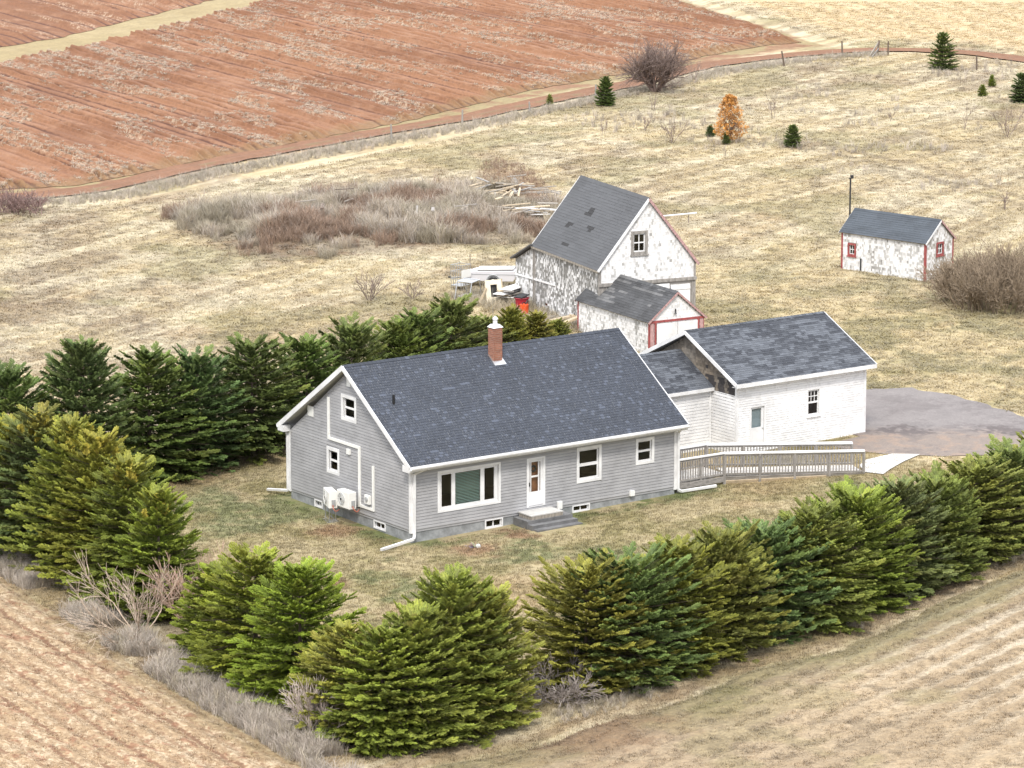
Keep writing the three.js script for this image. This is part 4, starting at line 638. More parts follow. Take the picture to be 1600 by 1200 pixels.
junk('cabinet_door', 'cream panelled cabinet door leaning with a dark opening', 'door', 30.1, -37.2, -0.2, (t) => { const g = new THREE.Group(); mesh('panel', frameG(0.9, 1.15, [[-0.18, 0.25, 0.2, 0.9]], 0.07, 0), std(col(0.68, 0.62, 0.5), 0.7), t).rotation.x = -0.25; mesh('back', boxG(0.5, 0.8, 0.02, 0, 0.58, -0.1), M.dark, t).rotation.x = -0.25; mesh('edge_board', boxG(0.07, 1.2, 0.12, 0.5, 0.58, -0.08), M.paleWood, t).rotation.x = -0.2; mesh('strut', bar(V(-0.9, 0.02, 0.1), V(-0.45, 0.75, -0.05), 0.1, 0.05), M.paleWood, t); });
junk('stacked_boards', 'heap of pale sheets and boards beside the barn wall', 'boards', 30.9, -36.9, 0.6, (t) => { for (let i = 0; i < 7; i++) { const m = mesh('board', boxG(rr(1.2, 2), 0.04, rr(0.4, 0.9)), i % 3 === 2 ? M.greyWood : i % 3 ? M.paleWood : M.white, t); m.position.set(rr(-0.2, 0.2), 0.35 + i * 0.065, rr(-0.2, 0.2)); m.rotation.y = rr(-0.3, 0.3); } mesh('trestle', mergeGeometries([boxG(0.08, 0.34, 0.8, -0.5, 0.17, 0), boxG(0.08, 0.34, 0.8, 0.5, 0.17, 0)]), M.oldWood, t); });
junk('red_bin', 'dark red plastic bin in the scrap heap by the barn', 'bin', 30.2, -34.9, 0.3, (t) => { mesh('tub', new THREE.CylinderGeometry(0.36, 0.28, 0.62, 14).translate(0, 0.31, 0), std(col(0.33, 0.015, 0.03), 0.5), t); mesh('rim', new THREE.TorusGeometry(0.36, 0.035, 6, 18).rotateX(Math.PI / 2).translate(0, 0.62, 0), std(col(0.25, 0.012, 0.025), 0.5), t); mesh('lid', boxG(0.66, 0.05, 0.5, 0.1, 0.72, 0).rotateZ(0.15), M.dark, t); });
junk('fuel_can', 'small bright orange red can beside the dark red bin', 'can', 29.7, -34.0, 0.1, (t) => { mesh('tank', new THREE.CylinderGeometry(0.24, 0.24, 0.5, 14).translate(0, 0.25, 0), std(col(0.62, 0.075, 0.012), 0.45), t); mesh('spout', rod(V(0.1, 0.5, 0), V(0.24, 0.68, 0), 0.035), M.black, t); mesh('handle', new THREE.TorusGeometry(0.11, 0.022, 6, 12, Math.PI).translate(-0.02, 0.5, 0), M.black, t); });
junk('rusty_machine', 'rusty brown piece of farm machinery by the barn wall', 'machine', 31.3, -33.7, 0.9, (t) => { const r = std(col(0.13, 0.055, 0.035), 0.8); mesh('frame', mergeGeometries([boxG(1.2, 0.1, 0.1, 0, 0.4, 0.3), boxG(1.2, 0.1, 0.1, 0, 0.4, -0.3), boxG(0.1, 0.1, 0.7, 0.55, 0.4, 0), boxG(0.1, 0.1, 0.7, -0.55, 0.4, 0)]), r, t); for (const x of [-0.4, 0.4]) mesh('wheel', new THREE.TorusGeometry(0.33, 0.05, 6, 18).rotateY(Math.PI / 2).translate(x, 0.37, 0.42), r, t); mesh('hopper', new THREE.CylinderGeometry(0.42, 0.2, 0.55, 4).rotateY(0.78).translate(0.1, 0.72, 0), r, t); for (const a of [-0.3, 0.1]) mesh('blade', boxG(0.06, 0.6, 0.3, a, 0.8, 0.3).rotateZ(0.2), r, t); });
{
  const spots = [[29.3, -30.6, 1.0, 2.2, 'pale plank leaning against the barn wall, lower end in grass', 0.35, M.paleWood], [29.0, -29.2, 1.25, 2.6, 'long pale beam propped beside the small shed', 0.5, M.paleWood], [30.0, -32.1, 0.2, 1.7, 'grey plank flat on the ground by the rusty machine', 0.05, M.greyWood], [29.5, -31.9, 0.7, 1.6, 'short grey board lying next to the leaning plank', 0.1, M.oldWood]];
  for (const [x, z, yaw, len, label, lift, mt] of spots) { const t = thing('loose_plank', label, 'plank', x, gy(x, z) + 0.03, z, yaw, 'loose timber beside the barn'); const g = boxG(0.34, 0.1, len, 0, 0, 0).rotateX(-lift * 0.6).translate(0, lift * len * 0.3 + 0.03, 0); mesh('plank', g, mt, t); for (const s of [-1, 1]) mesh('cleat', boxG(0.3, 0.05, 0.09, 0, 0.08, s * len * 0.33).rotateX(-lift * 0.6).translate(0, lift * len * 0.3 + 0.03, 0), mt, t); }
  junk('sawhorse', 'dark sawhorse with a white board on top by the barn', 'sawhorse', 30.4, -30.2, 0.8, (t) => { for (const [x, z] of [[-0.35, -0.25], [0.35, -0.25], [-0.35, 0.25], [0.35, 0.25]]) mesh('leg', bar(V(x * 1.1, -0.05, z), V(x, 1.0, z * 0.3), 0.07), M.dark, t); mesh('top_board', boxG(0.9, 0.05, 0.35, 0, 1.05, 0), M.white, t); });
}
function lumber(label, x, z, n, spread, mats, lens, yaw0) { const t = thing('lumber_pile', label, 'lumber', x, gy(x, z), z, 0); for (let i = 0; i < n; i++) { const m = mesh('board', boxG(rr(...lens), 0.05, rr(0.1, 0.24)), mats[i % mats.length], t); m.position.set(rr(-spread, spread), 0.25 + 0.8 * R() * R(), rr(-spread, spread)); m.position.y += gy(x + m.position.x, z + m.position.z) - t.position.y; m.rotation.set(rr(-0.15, 0.15), yaw0 + rr(-0.9, 0.9), rr(-0.12, 0.12)); } return t; }
lumber('loose heap of bleached boards in the brush behind the barn', 49.6, -63.4, 40, 2.2, [M.paleWood, M.greyWood, M.paleWood, M.oldWood], [1.0, 2.6], 0.5);
lumber('heap of pale broken boards close to the barn roof', 45.8, -56.6, 26, 1.2, [M.paleWood, M.white, M.paleWood, M.oldWood], [0.6, 1.8], -0.3);
lumber('few grey boards scattered in the middle of the brush mound', 40.8, -57.5, 10, 2.2, [M.oldWood, M.greyWood], [1, 2.6], 0.9);
lumber('rotten brown boards in the brush at the mound side', 36.8, -63.5, 8, 2.2, [M.oldWood, M.bark], [0.8, 2.2], 0.2);
{ const t = thing('fallen_pole', 'long white pole lying on sticks behind the barn gable', 'pole', 51.3, gy(51.3, -49.7) + 0.35, -49.7, 0.1); mesh('pole', rod(V(-1.2, 0.3, 0), V(1.9, 0.2, 0.1), 0.05, 0.05, 8), M.white, t); for (const x of [-0.9, 1.3]) mesh('stick', rod(V(x, -0.4, 0.05), V(x + 0.1, 0.34, -0.02), 0.03, 0.02, 6), M.greyBark, t); mesh('block', boxG(0.4, 0.3, 0.3, -1.2, 0.35, 0.0), M.white, t); }
// fence posts along the track
const ordinals = ['first', 'second', 'third', 'fourth', 'fifth', 'sixth', 'seventh', 'eighth', 'ninth', 'tenth', 'eleventh', 'twelfth'];
[[56.79, -87.25, 1.1, 0.05, 'weathered fence post furthest from the bare tree by the red field'], [65.03, -90.99, 0.95, -0.04, 'weathered fence post below the red track, second from the left'], [71.26, -91.74, 0.9, 0.08, 'weathered fence post by the track, third from the left'], [79.53, -95.32, 1.05, -0.06, 'weathered fence post beside the small spruce near the bare tree'], [101.82, -101.3, 1.15, 0.3, 'dark fence post leaning sharply beside the track'], [109.7, -103.9, 1.2, 0.06, 'tall dark fence post at the end of the fallen rail'], [112.56, -101.84, 1.1, -0.03, 'slim dark fence post just past the fallen rail'], [112.09, -91.08, 1.15, 0.04, 'dark fence post next to the biggest far spruce'], [32.62, -43.07, 1.4, 0.02, 'thin bare stake in the grass near the trailer']].forEach(([x, z, h, lean, label], i) => {
  const t = thing('fence_post', label, 'post', x, gy(x, z), z, 0, 'old fence posts'); const r = i > 7 ? 0.025 : 0.075; mesh('shaft', rod(V(0, -0.2, 0), V(lean * h * -0.9, h, 0), r, r * 0.8, 7), i > 3 ? M.bark : M.greyWood, t); if (i < 8) mesh('staple', boxG(0.03, 0.05, 0.05, -lean * h * 0.6, h * 0.7, r), M.metal, t);
});
{ const t = thing('fallen_rail', 'fallen grey fence rail propped on a leaning post by the track', 'rail', 112.0, gy(112, -102.6), -102.6, 0.62); mesh('rail', bar(V(-1.9, 0.1, 0), V(0.7, 0.85, 0), 0.14, 0.06), M.oldWood, t); mesh('leaning_post', bar(V(0.2, 0, 0.05), V(0.8, 1.0, 0.05), 0.17, 0.12), M.bark, t); mesh('rail', bar(V(-2.1, 0.05, 0.2), V(0.2, 0.45, 0.15), 0.1, 0.05), M.greyWood, t); }

// ---------------------------------------------------------------- spruces
function sprayG(n, wob) { // a flat fan of needle twigs pointing along +z, one unit long
  const S = new Soup();
  const twig = (p, az, len, w, rise, k0, k1) => {
    const d = [Math.sin(az), rise, Math.cos(az)], s = [Math.cos(az) * w, 0, -Math.sin(az) * w], at = (t) => [p[0] + d[0] * len * t, p[1] + d[1] * len * t, p[2] + d[2] * len * t], m = at(0.55), e = at(1);
    const cA = [k0, k0, k0], l = [m[0] - s[0], m[1], m[2] - s[2]], r = [m[0] + s[0], m[1], m[2] + s[2]], u = [m[0], m[1] + w * 0.8, m[2]], b = [m[0], m[1] - w * 0.8, m[2]];
    S.tri(p, r, l, cA); S.tri(l, r, e, k1); S.tri(p, u, b, cA); S.tri(b, u, e, k1);
  };
  const tip = [1.22, 1.2, 1.05];   // paler young needles at the twig ends
  twig([0, 0, 0], 0, 1, 0.075, wob * 0.12, 0.85, tip);
  for (let i = 0; i < n; i++) for (const s of [-1, 1]) { const t = 0.1 + 0.8 * (i + (s > 0 ? 0.5 : 0)) / n; twig([0, wob * 0.12 * t, t], s * rr(0.65, 0.95), (0.52 - 0.34 * t) * rr(0.8, 1.2), 0.062, rr(-0.12, 0.2), 0.85, tip); }
  return S.geo();
}
const sprays = [0, 1, 2, 3].map((i) => sprayG(6 + (i & 1), rr(-0.5, 1)));
const hsh = (c, s) => c.map((q, i) => q * s[i]);
function crownMesh(list, geo, name = 'crown') { // list of [matrix, colour]
  const m = new THREE.InstancedMesh(geo, M.needle, list.length); m.name = name; m.userData.kind = 'stuff'; m.castShadow = m.receiveShadow = true; const k = new THREE.Color();
  list.forEach(([mt, c], i) => { m.setMatrixAt(i, mt); m.setColorAt(i, k.setRGB(...c)); }); return m;
}
function spruce(label, group, x, z, H, Rr, o = {}) {
  const t = thing(o.name ?? 'spruce_tree', label, o.cat ?? 'tree', x, gy(x, z) - 0.03, z, 0, group), limbs = [rod(V(0, -0.1, 0), V(0, H * 0.93, 0), 0.022 * H + 0.02, 0.008, 6).toNonIndexed()], list = [];
  const base = o.c ?? [0.075, 0.105, 0.03], dens = o.dens ?? 1, q = new THREE.Quaternion(), qr = new THREE.Quaternion(), Z = V(0, 0, 1), sc = o.sc ?? clamp(0.2 + 0.085 * H, 0.16, 0.56), step = o.step ?? clamp(0.075 * H, 0.09, 0.34);
  const ph = R() * 50, lump = (a, y) => 0.6 + 0.8 * fbm(Math.cos(a) * 1.5 + ph, Math.sin(a) * 1.5 + y * 0.55, 2);
  const add = (p, d, s, c, roll = rr(-0.5, 0.5)) => { q.setFromUnitVectors(Z, d.normalize()); // keep the fan level, then roll it a little
    const up = V(0, 1, 0).applyQuaternion(q), want = V(0, 1, 0).addScaledVector(d, -d.y).normalize(), a = Math.atan2(up.clone().cross(want).dot(d), up.dot(want)); qr.setFromAxisAngle(Z, a + roll); const qq = q.clone().multiply(qr);
    list.push([new THREE.Matrix4().compose(p, qq, V(s * rr(0.85, 1.15), s, s)), c]); };
  const hue = [rr(0.9, 1.12), rr(0.94, 1.06), rr(0.8, 1.2)];
  for (let y = 0.12; y < H * 0.97; y += step * rr(0.8, 1.2)) {
    const f = y / H, prof = Math.pow(1 - Math.pow(f, o.pow ?? 1.15), 0.62) * sstep(-0.25, 0.14, f), nb = Math.max(4, Math.round((5.5 + 7 * (1 - f)) * dens)), a0 = R() * 6.28;
    for (let k = 0; k < nb; k++) {
      const a = a0 + (k + rr(-0.3, 0.3)) * 6.283 / nb, len = Math.max(0.1, Rr * prof * lump(a, y) * rr(0.85, 1.12)), pitch = 0.55 * f * f + 0.1 - 0.3 * (1 - f) + rr(-0.1, 0.1), dir = V(Math.cos(a) * Math.cos(pitch), Math.sin(pitch), Math.sin(a) * Math.cos(pitch)), o0 = V(0, y, 0);
      const tipUp = 0.12 * len; if (len > 0.35) limbs.push(rod(o0, o0.clone().addScaledVector(dir, len * 0.9), 0.016, 0.005, 3).toNonIndexed());
      const bt = rr(0.72, 1.3), yel = Math.pow(R(), 3) * (o.yellow ?? 0.25), bc = hsh(mixc(mixc(base, [0.24, 0.22, 0.035], yel), o.tip ?? base, (o.topTip ?? 0) * sstep(0.72, 0.95, f) * rr(0.3, 1)), hue).map((v) => v * bt);
      const n = Math.max(1, Math.round(len / (sc * 0.33)));
      for (let i = 0; i < n; i++) { const u = n === 1 ? 0.5 : 0.22 + 0.68 * i / (n - 1), p = o0.clone().addScaledVector(dir, len * u - sc * 0.25); p.y += tipUp * u * u * 1.6; const side = i === n - 1 ? rr(-0.25, 0.25) : (i % 2 ? 1 : -1) * rr(0.35, 0.95), d = V(Math.cos(a + side), pitch + 0.28 * u + rr(-0.1, 0.22), Math.sin(a + side)), kk = rr(0.8, 1.2); add(p, d, sc * rr(0.75, 1.15), bc.map((v) => v * kk)); }
    }
  }
  // leaders at the top
  const nl = o.leaders ?? 1; for (let i = 0; i < nl; i++) { const a = R() * 6.28, r0 = i ? rr(0.1, 0.35) * Rr : 0, yy = H * (i ? rr(0.8, 0.93) : 0.9), c = o.tip ?? base; for (let k = 0; k < 3; k++) add(V(Math.cos(a) * r0, yy - 0.1, Math.sin(a) * r0), V(rr(-0.12, 0.12), 1, rr(-0.12, 0.12)), (i ? 0.09 : 0.12) * H + 0.06, c, k * 1.05); }
  mesh('trunk', mergeGeometries(limbs), M.bark, t); t.add(crownMesh(list, sprays[Math.floor(R() * 4)])); return t;
}
const deep = [0.095, 0.135, 0.038], mid = [0.11, 0.14, 0.03], olive = [0.18, 0.21, 0.03], gold = [0.38, 0.33, 0.06];
// row behind the house, from the left of the photograph
[[-9.94, -14.9, 5.75, 1.66], [-6.43, -14.95, 6.24, 1.68], [-2.88, -15.74, 5.36, 1.62], [-0.24, -16.17, 4.9, 1.5], [3.05, -17.05, 4.7, 1.75], [6.57, -18.17, 4.28, 1.29], [9.87, -19.59, 4.24, 1.53], [13.34, -21.03, 3.62, 1.18], [15.01, -21.76, 3.84, 1.34], [17.58, -22.89, 3.79, 1.51], [20.27, -23.83, 2.44, 1.22]].forEach(([x, z, h, r], i) => spruce(`${ordinals[i]} dark spruce from the left in the row behind the house`, 'spruces in the row behind the house', x, z, h * 1.0, r * 1.6, { pow: 1.9, c: i < 5 ? deep : [0.12, 0.16, 0.036], yellow: 0.25, leaders: 3, dens: 1.15 }));
[[22.15, -24.38, 2.64, 1.23], [23.59, -24.38, 2.34, 1.08], [25.2, -25.01, 1.56, 0.85]].forEach(([x, z, h, r], i) => spruce(`${['tallest', 'middle', 'lowest'][i]} yellowish bush over the house ridge in front of the scrap heap`, 'yellowish bushes in front of the barn', x, z, h, r * 1.1, { name: 'evergreen_bush', cat: 'bush', c: [0.17, 0.19, 0.032], yellow: 0.6, leaders: 5, dens: 1.2 }));
// hedge on the left
[[-13.49, -11.77, 3.82, 1.55], [-13.05, -9.59, 4.91, 1.54], [-12.75, -7.2, 5.76, 1.77], [-12.69, -4.56, 5.81, 1.62], [-12.84, -2.16, 5.75, 1.6], [-13.19, 0.69, 5.43, 1.57], [-13.28, 3.0, 4.68, 1.31]].forEach(([x, z, h, r], i) => spruce(`${ordinals[i]} yellow tipped spruce in the left hedge counting towards the bare branches`, 'yellow tipped spruces of the left hedge', x, z, h, r * 1.5, { pow: 1.7, c: i === 2 ? [0.09, 0.135, 0.045] : olive, yellow: 0.3, leaders: 9, tip: gold, topTip: 0.5, dens: 1.25 }));
// corner clump in front
[[-14.2, 8.48, 3.04, 1.15], [-14.47, 11.79, 4.45, 1.64], [-14.8, 15.28, 4.63, 1.6], [-15.46, 19.24, 3.58, 1.35], [-15.14, 20.94, 3.92, 1.39], [-14.05, 21.31, 4.47, 1.45], [-12.32, 20.86, 5.18, 1.73], [-10.85, 20.9, 4.57, 1.2]].forEach(([x, z, h, r], i) => spruce(`${ordinals[i]} spruce of the lower left corner clump counting from the dead branches`, 'spruces of the corner clump', x, z, h, r * 1.42, { pow: 2.1, c: i < 3 ? [0.18, 0.215, 0.026] : [0.21, 0.24, 0.04], yellow: 0.35, leaders: 4, tip: [0.2, 0.2, 0.045], dens: 1.25 }));
// hedge along the hay field
[[-5.88, 19.76, 4.34, 1.68], [-4.03, 19.9, 4.41, 1.63], [-1.73, 19.5, 4.42, 1.59], [0.93, 18.7, 4.18, 1.62], [3.46, 18.14, 3.9, 1.64], [5.62, 18.09, 4.27, 1.66], [8.44, 17.3, 4.17, 1.68], [11.14, 16.56, 3.98, 1.71], [13.82, 15.72, 3.61, 1.61], [16.58, 14.85, 3.59, 1.63], [19.09, 14.32, 3.68, 1.65], [22.02, 13.4, 3.56, 1.68]].forEach(([x, z, h, r], i) => spruce(`${ordinals[i]} spruce along the hay field hedge counting from its gap end`, 'spruces of the hedge along the hay field', x, z, h * 0.95, r * 1.42, { pow: 3.2, c: i === 0 ? [0.21, 0.205, 0.034] : i % 3 === 1 ? [0.135, 0.18, 0.056] : [0.175, 0.205, 0.04], yellow: i === 0 ? 0.6 : 0.3, leaders: 5, tip: [0.16, 0.17, 0.04], dens: 1.25 }));
[[77.56, -91.43, 2.1, 0.66, 'small dark spruce just below the big bare tree', deep], [110.23, -92.88, 2.7, 1.05, 'largest far spruce, dark and conical, beside the track', deep], [75.9, -68.73, 1.4, 0.58, 'small dark spruce alone in the meadow beside the orange tree', deep], [102.54, -75.7, 2.0, 1.0, 'dark spruce at the right edge of the meadow', deep], [106.31, -83.07, 0.8, 0.28, 'tiny yellowish spruce seedling, upper of the two', olive], [102.29, -79.58, 0.8, 0.34, 'tiny yellowish spruce seedling, lower of the two', olive], [72.92, -71.96, 0.7, 0.28, 'lowest dark green seedling at the orange tree foot', deep], [74.4, -75.5, 0.75, 0.3, 'dark green seedling left of the orange tree', deep], [75.18, -94.83, 0.7, 0.28, 'tiny yellow green seedling beside the red track', olive]].forEach(([x, z, h, r, label, c]) => spruce(label, 'lone far spruces', x, z, h, r * 1.1, { c, yellow: 0.1, leaders: 1, dens: 1.2, sc: clamp(0.2 * h, 0.13, 0.4), step: 0.09 * h }));

// ---------------------------------------------------------------- bare trees and shrubs
function seg(S, a, b, r1, r2, k, n = 4) { // tapered stick
  const d = b.clone().sub(a).normalize(), e = Math.abs(d.y) < 0.9 ? V(0, 1, 0) : V(1, 0, 0), u = e.clone().cross(d).normalize(), v = d.clone().cross(u), ring = (c, r) => { const o = []; for (let i = 0; i < n; i++) { const t = i / n * 6.283; o.push([c.x + (u.x * Math.cos(t) + v.x * Math.sin(t)) * r, c.y + (u.y * Math.cos(t) + v.y * Math.sin(t)) * r, c.z + (u.z * Math.cos(t) + v.z * Math.sin(t)) * r]); } return o; };
  const A = ring(a, r1), B = ring(b, r2); for (let i = 0; i < n; i++) { const j = (i + 1) % n; S.quad(A[i], A[j], B[j], B[i], k); }
}
function grow3(S, T, p, d, len, r, lev, o) {
  const steps = 3; let a = p.clone(), dd = d.clone(); const kk = rr(0.75, 1.25), c = o.c.map((q) => q * kk);
  for (let i = 0; i < steps; i++) { dd.add(V(rr(-1, 1), rr(-0.6, 1) * (o.up ?? 0.5), rr(-1, 1)).multiplyScalar(o.bend ?? 0.18)).normalize(); const b = a.clone().addScaledVector(dd, len / steps), r2 = r * (1 - 0.28 * (i + 1) / steps * 1.2); seg(lev >= o.fine ? T : S, a, b, Math.max(r * (1 - 0.3 * i / steps), o.min), Math.max(r2, o.min * 0.8), c, lev >= o.fine ? 3 : 5); a = b;
    if (lev < o.levels) { const n = i === steps - 1 ? (o.endN ?? 2) : (o.sideN?.[lev] ?? 1); for (let k = 0; k < n; k++) { const az = R() * 6.283, sp = rr(...(o.spread ?? [0.35, 0.9])), e = Math.abs(dd.y) < 0.95 ? V(0, 1, 0).cross(dd).normalize() : V(1, 0, 0), u = e.applyAxisAngle(dd, az), nd = dd.clone().multiplyScalar(Math.cos(sp)).addScaledVector(u, Math.sin(sp)).normalize(); grow3(S, T, a, nd, len * rr(0.55, 0.82), r * rr(0.45, 0.62), lev + 1, o); } } }
}
const bareM = std(col(1, 1, 1), 0.95, { vertexColors: true });
function bare(name, label, cat, x, z, stems, o, group) {
  const t = thing(name, label, cat, x, gy(x, z) - 0.03, z, 0, group), S = new Soup(), T = new Soup();
  for (const [dx, dz, d, len, r] of stems) grow3(S, T, V(dx, 0, dz), d.normalize(), len, r, 0, o);
  if (S.p.length) mesh('trunk', S.geo(), bareM, t); if (T.p.length) mesh('crown', T.geo(), bareM, t, 'stuff'); return t;
}
const stemsOf = (n, spread, len, r, foot = 0.1) => { const out = []; for (let i = 0; i < n; i++) { const a = i * 2.4 + R(), s = spread * Math.sqrt(R()); out.push([Math.cos(a) * foot * R(), Math.sin(a) * foot * R(), V(Math.cos(a) * s, 1, Math.sin(a) * s), len * rr(0.75, 1.15), r * rr(0.7, 1.2)]); } return out; };
bare('bare_tree', 'large leafless spreading tree beside the red field', 'tree', 84.88, -95.17, stemsOf(10, 1.15, 1.6, 0.11, 0.3), { levels: 4, fine: 2, min: 0.008, c: [0.17, 0.125, 0.11], sideN: [2, 2, 1, 0], endN: 2, spread: [0.3, 0.85], up: 0.35 });
{ // dense leafless bush by the field shed: many upright stems from one stool
  const st = stemsOf(230, 0.9, 1.05, 0.03, 1.0).map(([a, b, d, l, r]) => { const q = R() * 6.283, rad = 2.9 * Math.sqrt(R()); return [Math.cos(q) * rad, Math.sin(q) * rad, V(d.x * 0.5 + Math.cos(q) * rad * 0.16, 1, d.z * 0.5 + Math.sin(q) * rad * 0.16), l * (1.3 - 0.16 * rad), r]; });
  bare('bare_bush', 'big rounded leafless brown bush next to the field shed', 'bush', 50.9, -21.2, st, { levels: 3, fine: 1, min: 0.011, c: [0.22, 0.17, 0.12], sideN: [1, 1, 1], endN: 2, spread: [0.2, 0.7], up: 0.6 });
}
[[70.77, -74.94, 1.93, 'grey sapling with a low dark bush shape left of the orange tree', 5], [69.72, -81.1, 0.96, 'short reddish twig in the meadow below the small spruce', 2], [72.49, -80.14, 1.1, 'two thin reddish twigs in the meadow below the bare tree', 3], [82.99, -79.53, 1.88, 'thin leafless sapling to the right of the orange tree', 2], [90.12, -68.01, 1.76, 'single straight leafless sapling in the right meadow', 1], [90.15, -63.68, 2.25, 'leafless spreading sapling near the right edge of the meadow', 5], [88.78, -73.8, 0.71, 'tiny leafless seedling in the grey patch of meadow', 2], [25.25, -41.63, 1.5, 'low leafless fan shaped shrub in the grass below the mound', 9], [90.13, -97.42, 1.63, 'thin crooked sapling right of the big bare tree', 2], [70.56, -42.46, 1.16, 'dark twiggy stem in the grass above the field shed', 3], [78.66, -87.4, 1.18, 'thin sapling in the grass just below the bare tree', 2], [27.23, -40.56, 1.02, 'faint leafless shrub beside the fan shaped one', 5]].forEach(([x, z, h, label, n]) => bare('bare_sapling', label, 'sapling', x, z, stemsOf(n, n > 4 ? 0.9 : 0.25, h * 0.5, 0.022, 0.12), { levels: 2, fine: 1, min: 0.010, c: [0.20, 0.155, 0.135], sideN: [1, 1], endN: 2, spread: [0.2, 0.6], up: 0.6 }, 'leafless saplings'));
// dead branches by the left hedge
bare('dead_shrub', 'pale dead branches sprawling in the gap of the left hedge', 'shrub', -15.5, 5.4, [V(-1, 0.25, 0.2), V(-0.9, 0.5, -0.5), V(-0.3, 0.9, -0.7), V(0.1, 1, -0.6), V(-0.6, 0.15, 0.9), V(0.6, 0.45, -0.5), V(0.3, 0.8, 0.2), V(-0.2, 0.7, 0.6)].map((d) => [rr(-0.1, 0.1), rr(-0.1, 0.1), d, rr(1.1, 1.8), 0.03]), { levels: 3, fine: 2, min: 0.008, c: [0.40, 0.32, 0.25], sideN: [1, 1, 1], endN: 2, spread: [0.2, 0.6], up: 0.25 });
bare('dead_shrub', 'upright reddish bare shrub between left hedge and corner clump', 'shrub', -12.6, 5.6, stemsOf(22, 0.9, 1.15, 0.024, 0.9), { levels: 3, fine: 1, min: 0.010, c: [0.36, 0.25, 0.19], sideN: [1, 1, 1], endN: 2, spread: [0.15, 0.5], up: 0.6 });
bare('dead_shrub', 'fine bare twigs at the lawn side of the left hedge', 'shrub', -10.6, 3.6, stemsOf(16, 0.8, 0.8, 0.018, 0.8), { levels: 3, fine: 1, min: 0.009, c: [0.40, 0.29, 0.21], sideN: [1, 1, 1], endN: 2, spread: [0.15, 0.5], up: 0.6 });
bare('dead_shrub', 'grey dead brush at the gap end of the hay field hedge', 'shrub', -7.5, 20.5, stemsOf(20, 1.6, 0.7, 0.03, 0.7), { levels: 3, fine: 1, min: 0.011, c: [0.27, 0.235, 0.215], sideN: [1, 1, 1], endN: 2, spread: [0.2, 0.8], up: 0.1 });
bare('dead_shrub', 'slender grey bare shrub at the corner of the stubble field', 'shrub', -16.9, 19.4, stemsOf(9, 0.4, 0.95, 0.024, 0.25), { levels: 3, fine: 1, min: 0.010, c: [0.40, 0.34, 0.30], sideN: [1, 1, 1], endN: 2, spread: [0.15, 0.6], up: 0.6 });
bare('dead_shrub', 'low dark purplish bramble at the left edge of the meadow', 'shrub', 23.4, -76.8, stemsOf(60, 1.3, 0.7, 0.022, 1.5).map((s) => { const q = R() * 6.28, e = 1.7 * Math.sqrt(R()); s[0] = Math.cos(q) * e; s[1] = Math.sin(q) * e; return s; }), { levels: 2, fine: 1, min: 0.014, c: [0.19, 0.125, 0.115], sideN: [1, 1], endN: 2, spread: [0.2, 0.8], up: 0.3 });
{ // the tree that kept its orange leaves
  const t = thing('orange_leaved_tree', 'young tree still holding orange brown dead leaves in the meadow', 'tree', 73.64, gy(73.64, -72.47), -72.47), S = new Soup(), T = new Soup();
  for (const [dx, dz, d, len, r] of stemsOf(3, 0.15, 1.25, 0.05, 0.05)) grow3(S, S, V(dx, 0, dz), d.normalize(), len, r, 0, { levels: 2, fine: 9, min: 0.012, c: [0.14, 0.10, 0.08], sideN: [2, 1], endN: 2, up: 0.8 });
  const leaf = (() => { const q = new Soup(), k = [1, 1, 1]; for (let i = 0; i < 5; i++) { const a = i * 1.26, x = Math.cos(a), z = Math.sin(a); q.quad([x * 0.1, rr(-0.2, 0.2), z * 0.1], [x * 0.5 - z * 0.25, rr(-0.2, 0.2), z * 0.5 + x * 0.25], [x, rr(-0.5, 0.1), z], [x * 0.5 + z * 0.25, rr(-0.2, 0.2), z * 0.5 - x * 0.25], k); } return q.geo(); })();
  const list = []; for (let i = 0; i < 900; i++) { const y = 0.25 + 2.9 * R(), a = R() * 6.283, f = (y - 0.2) / 3, rad = (1.25 * Math.pow(1 - f * 0.92, 0.6) * sstep(-0.15, 0.25, f)) * Math.sqrt(R()) * (0.65 + 0.7 * vn(a * 1.2, y * 2.2)); const k = rr(0.6, 1.3); list.push([new THREE.Matrix4().compose(V(Math.cos(a) * rad, y, Math.sin(a) * rad), new THREE.Quaternion().setFromEuler(new THREE.Euler(rr(-1, 1), R() * 6, rr(-1, 1))), V(1, 1, 1).multiplyScalar(rr(0.08, 0.15))), [0.46 * k, 0.215 * k, 0.05 * k]]); }
  mesh('trunk', S.geo(), bareM, t); t.add(crownMesh(list, leaf));
}

// ---------------------------------------------------------------- grasses
function tuftG(n, h, lean, w, foot) { const S = new Soup(), k = [1, 1, 1]; for (let i = 0; i < n; i++) { const a = R() * 6.283, fx = rr(-foot, foot), fz = rr(-foot, foot), hh = h * rr(0.6, 1.2), l = lean * rr(0.4, 1.3) * h, cx = Math.cos(a), cz = Math.sin(a), px = -cz * w / 2, pz = cx * w / 2, m = [fx + cx * l * 0.4, hh * 0.65, fz + cz * l * 0.4], e = [fx + cx * l, hh, fz + cz * l]; S.quad([fx - px, -0.02, fz - pz], [fx + px, -0.02, fz + pz], [m[0] + px * 0.8, m[1], m[2] + pz * 0.8], [m[0] - px * 0.8, m[1], m[2] - pz * 0.8], k); S.tri([m[0] - px * 0.8, m[1], m[2] - pz * 0.8], [m[0] + px * 0.8, m[1], m[2] + pz * 0.8], e, k); } const g = S.geo(); g.deleteAttribute('color'); return g; }
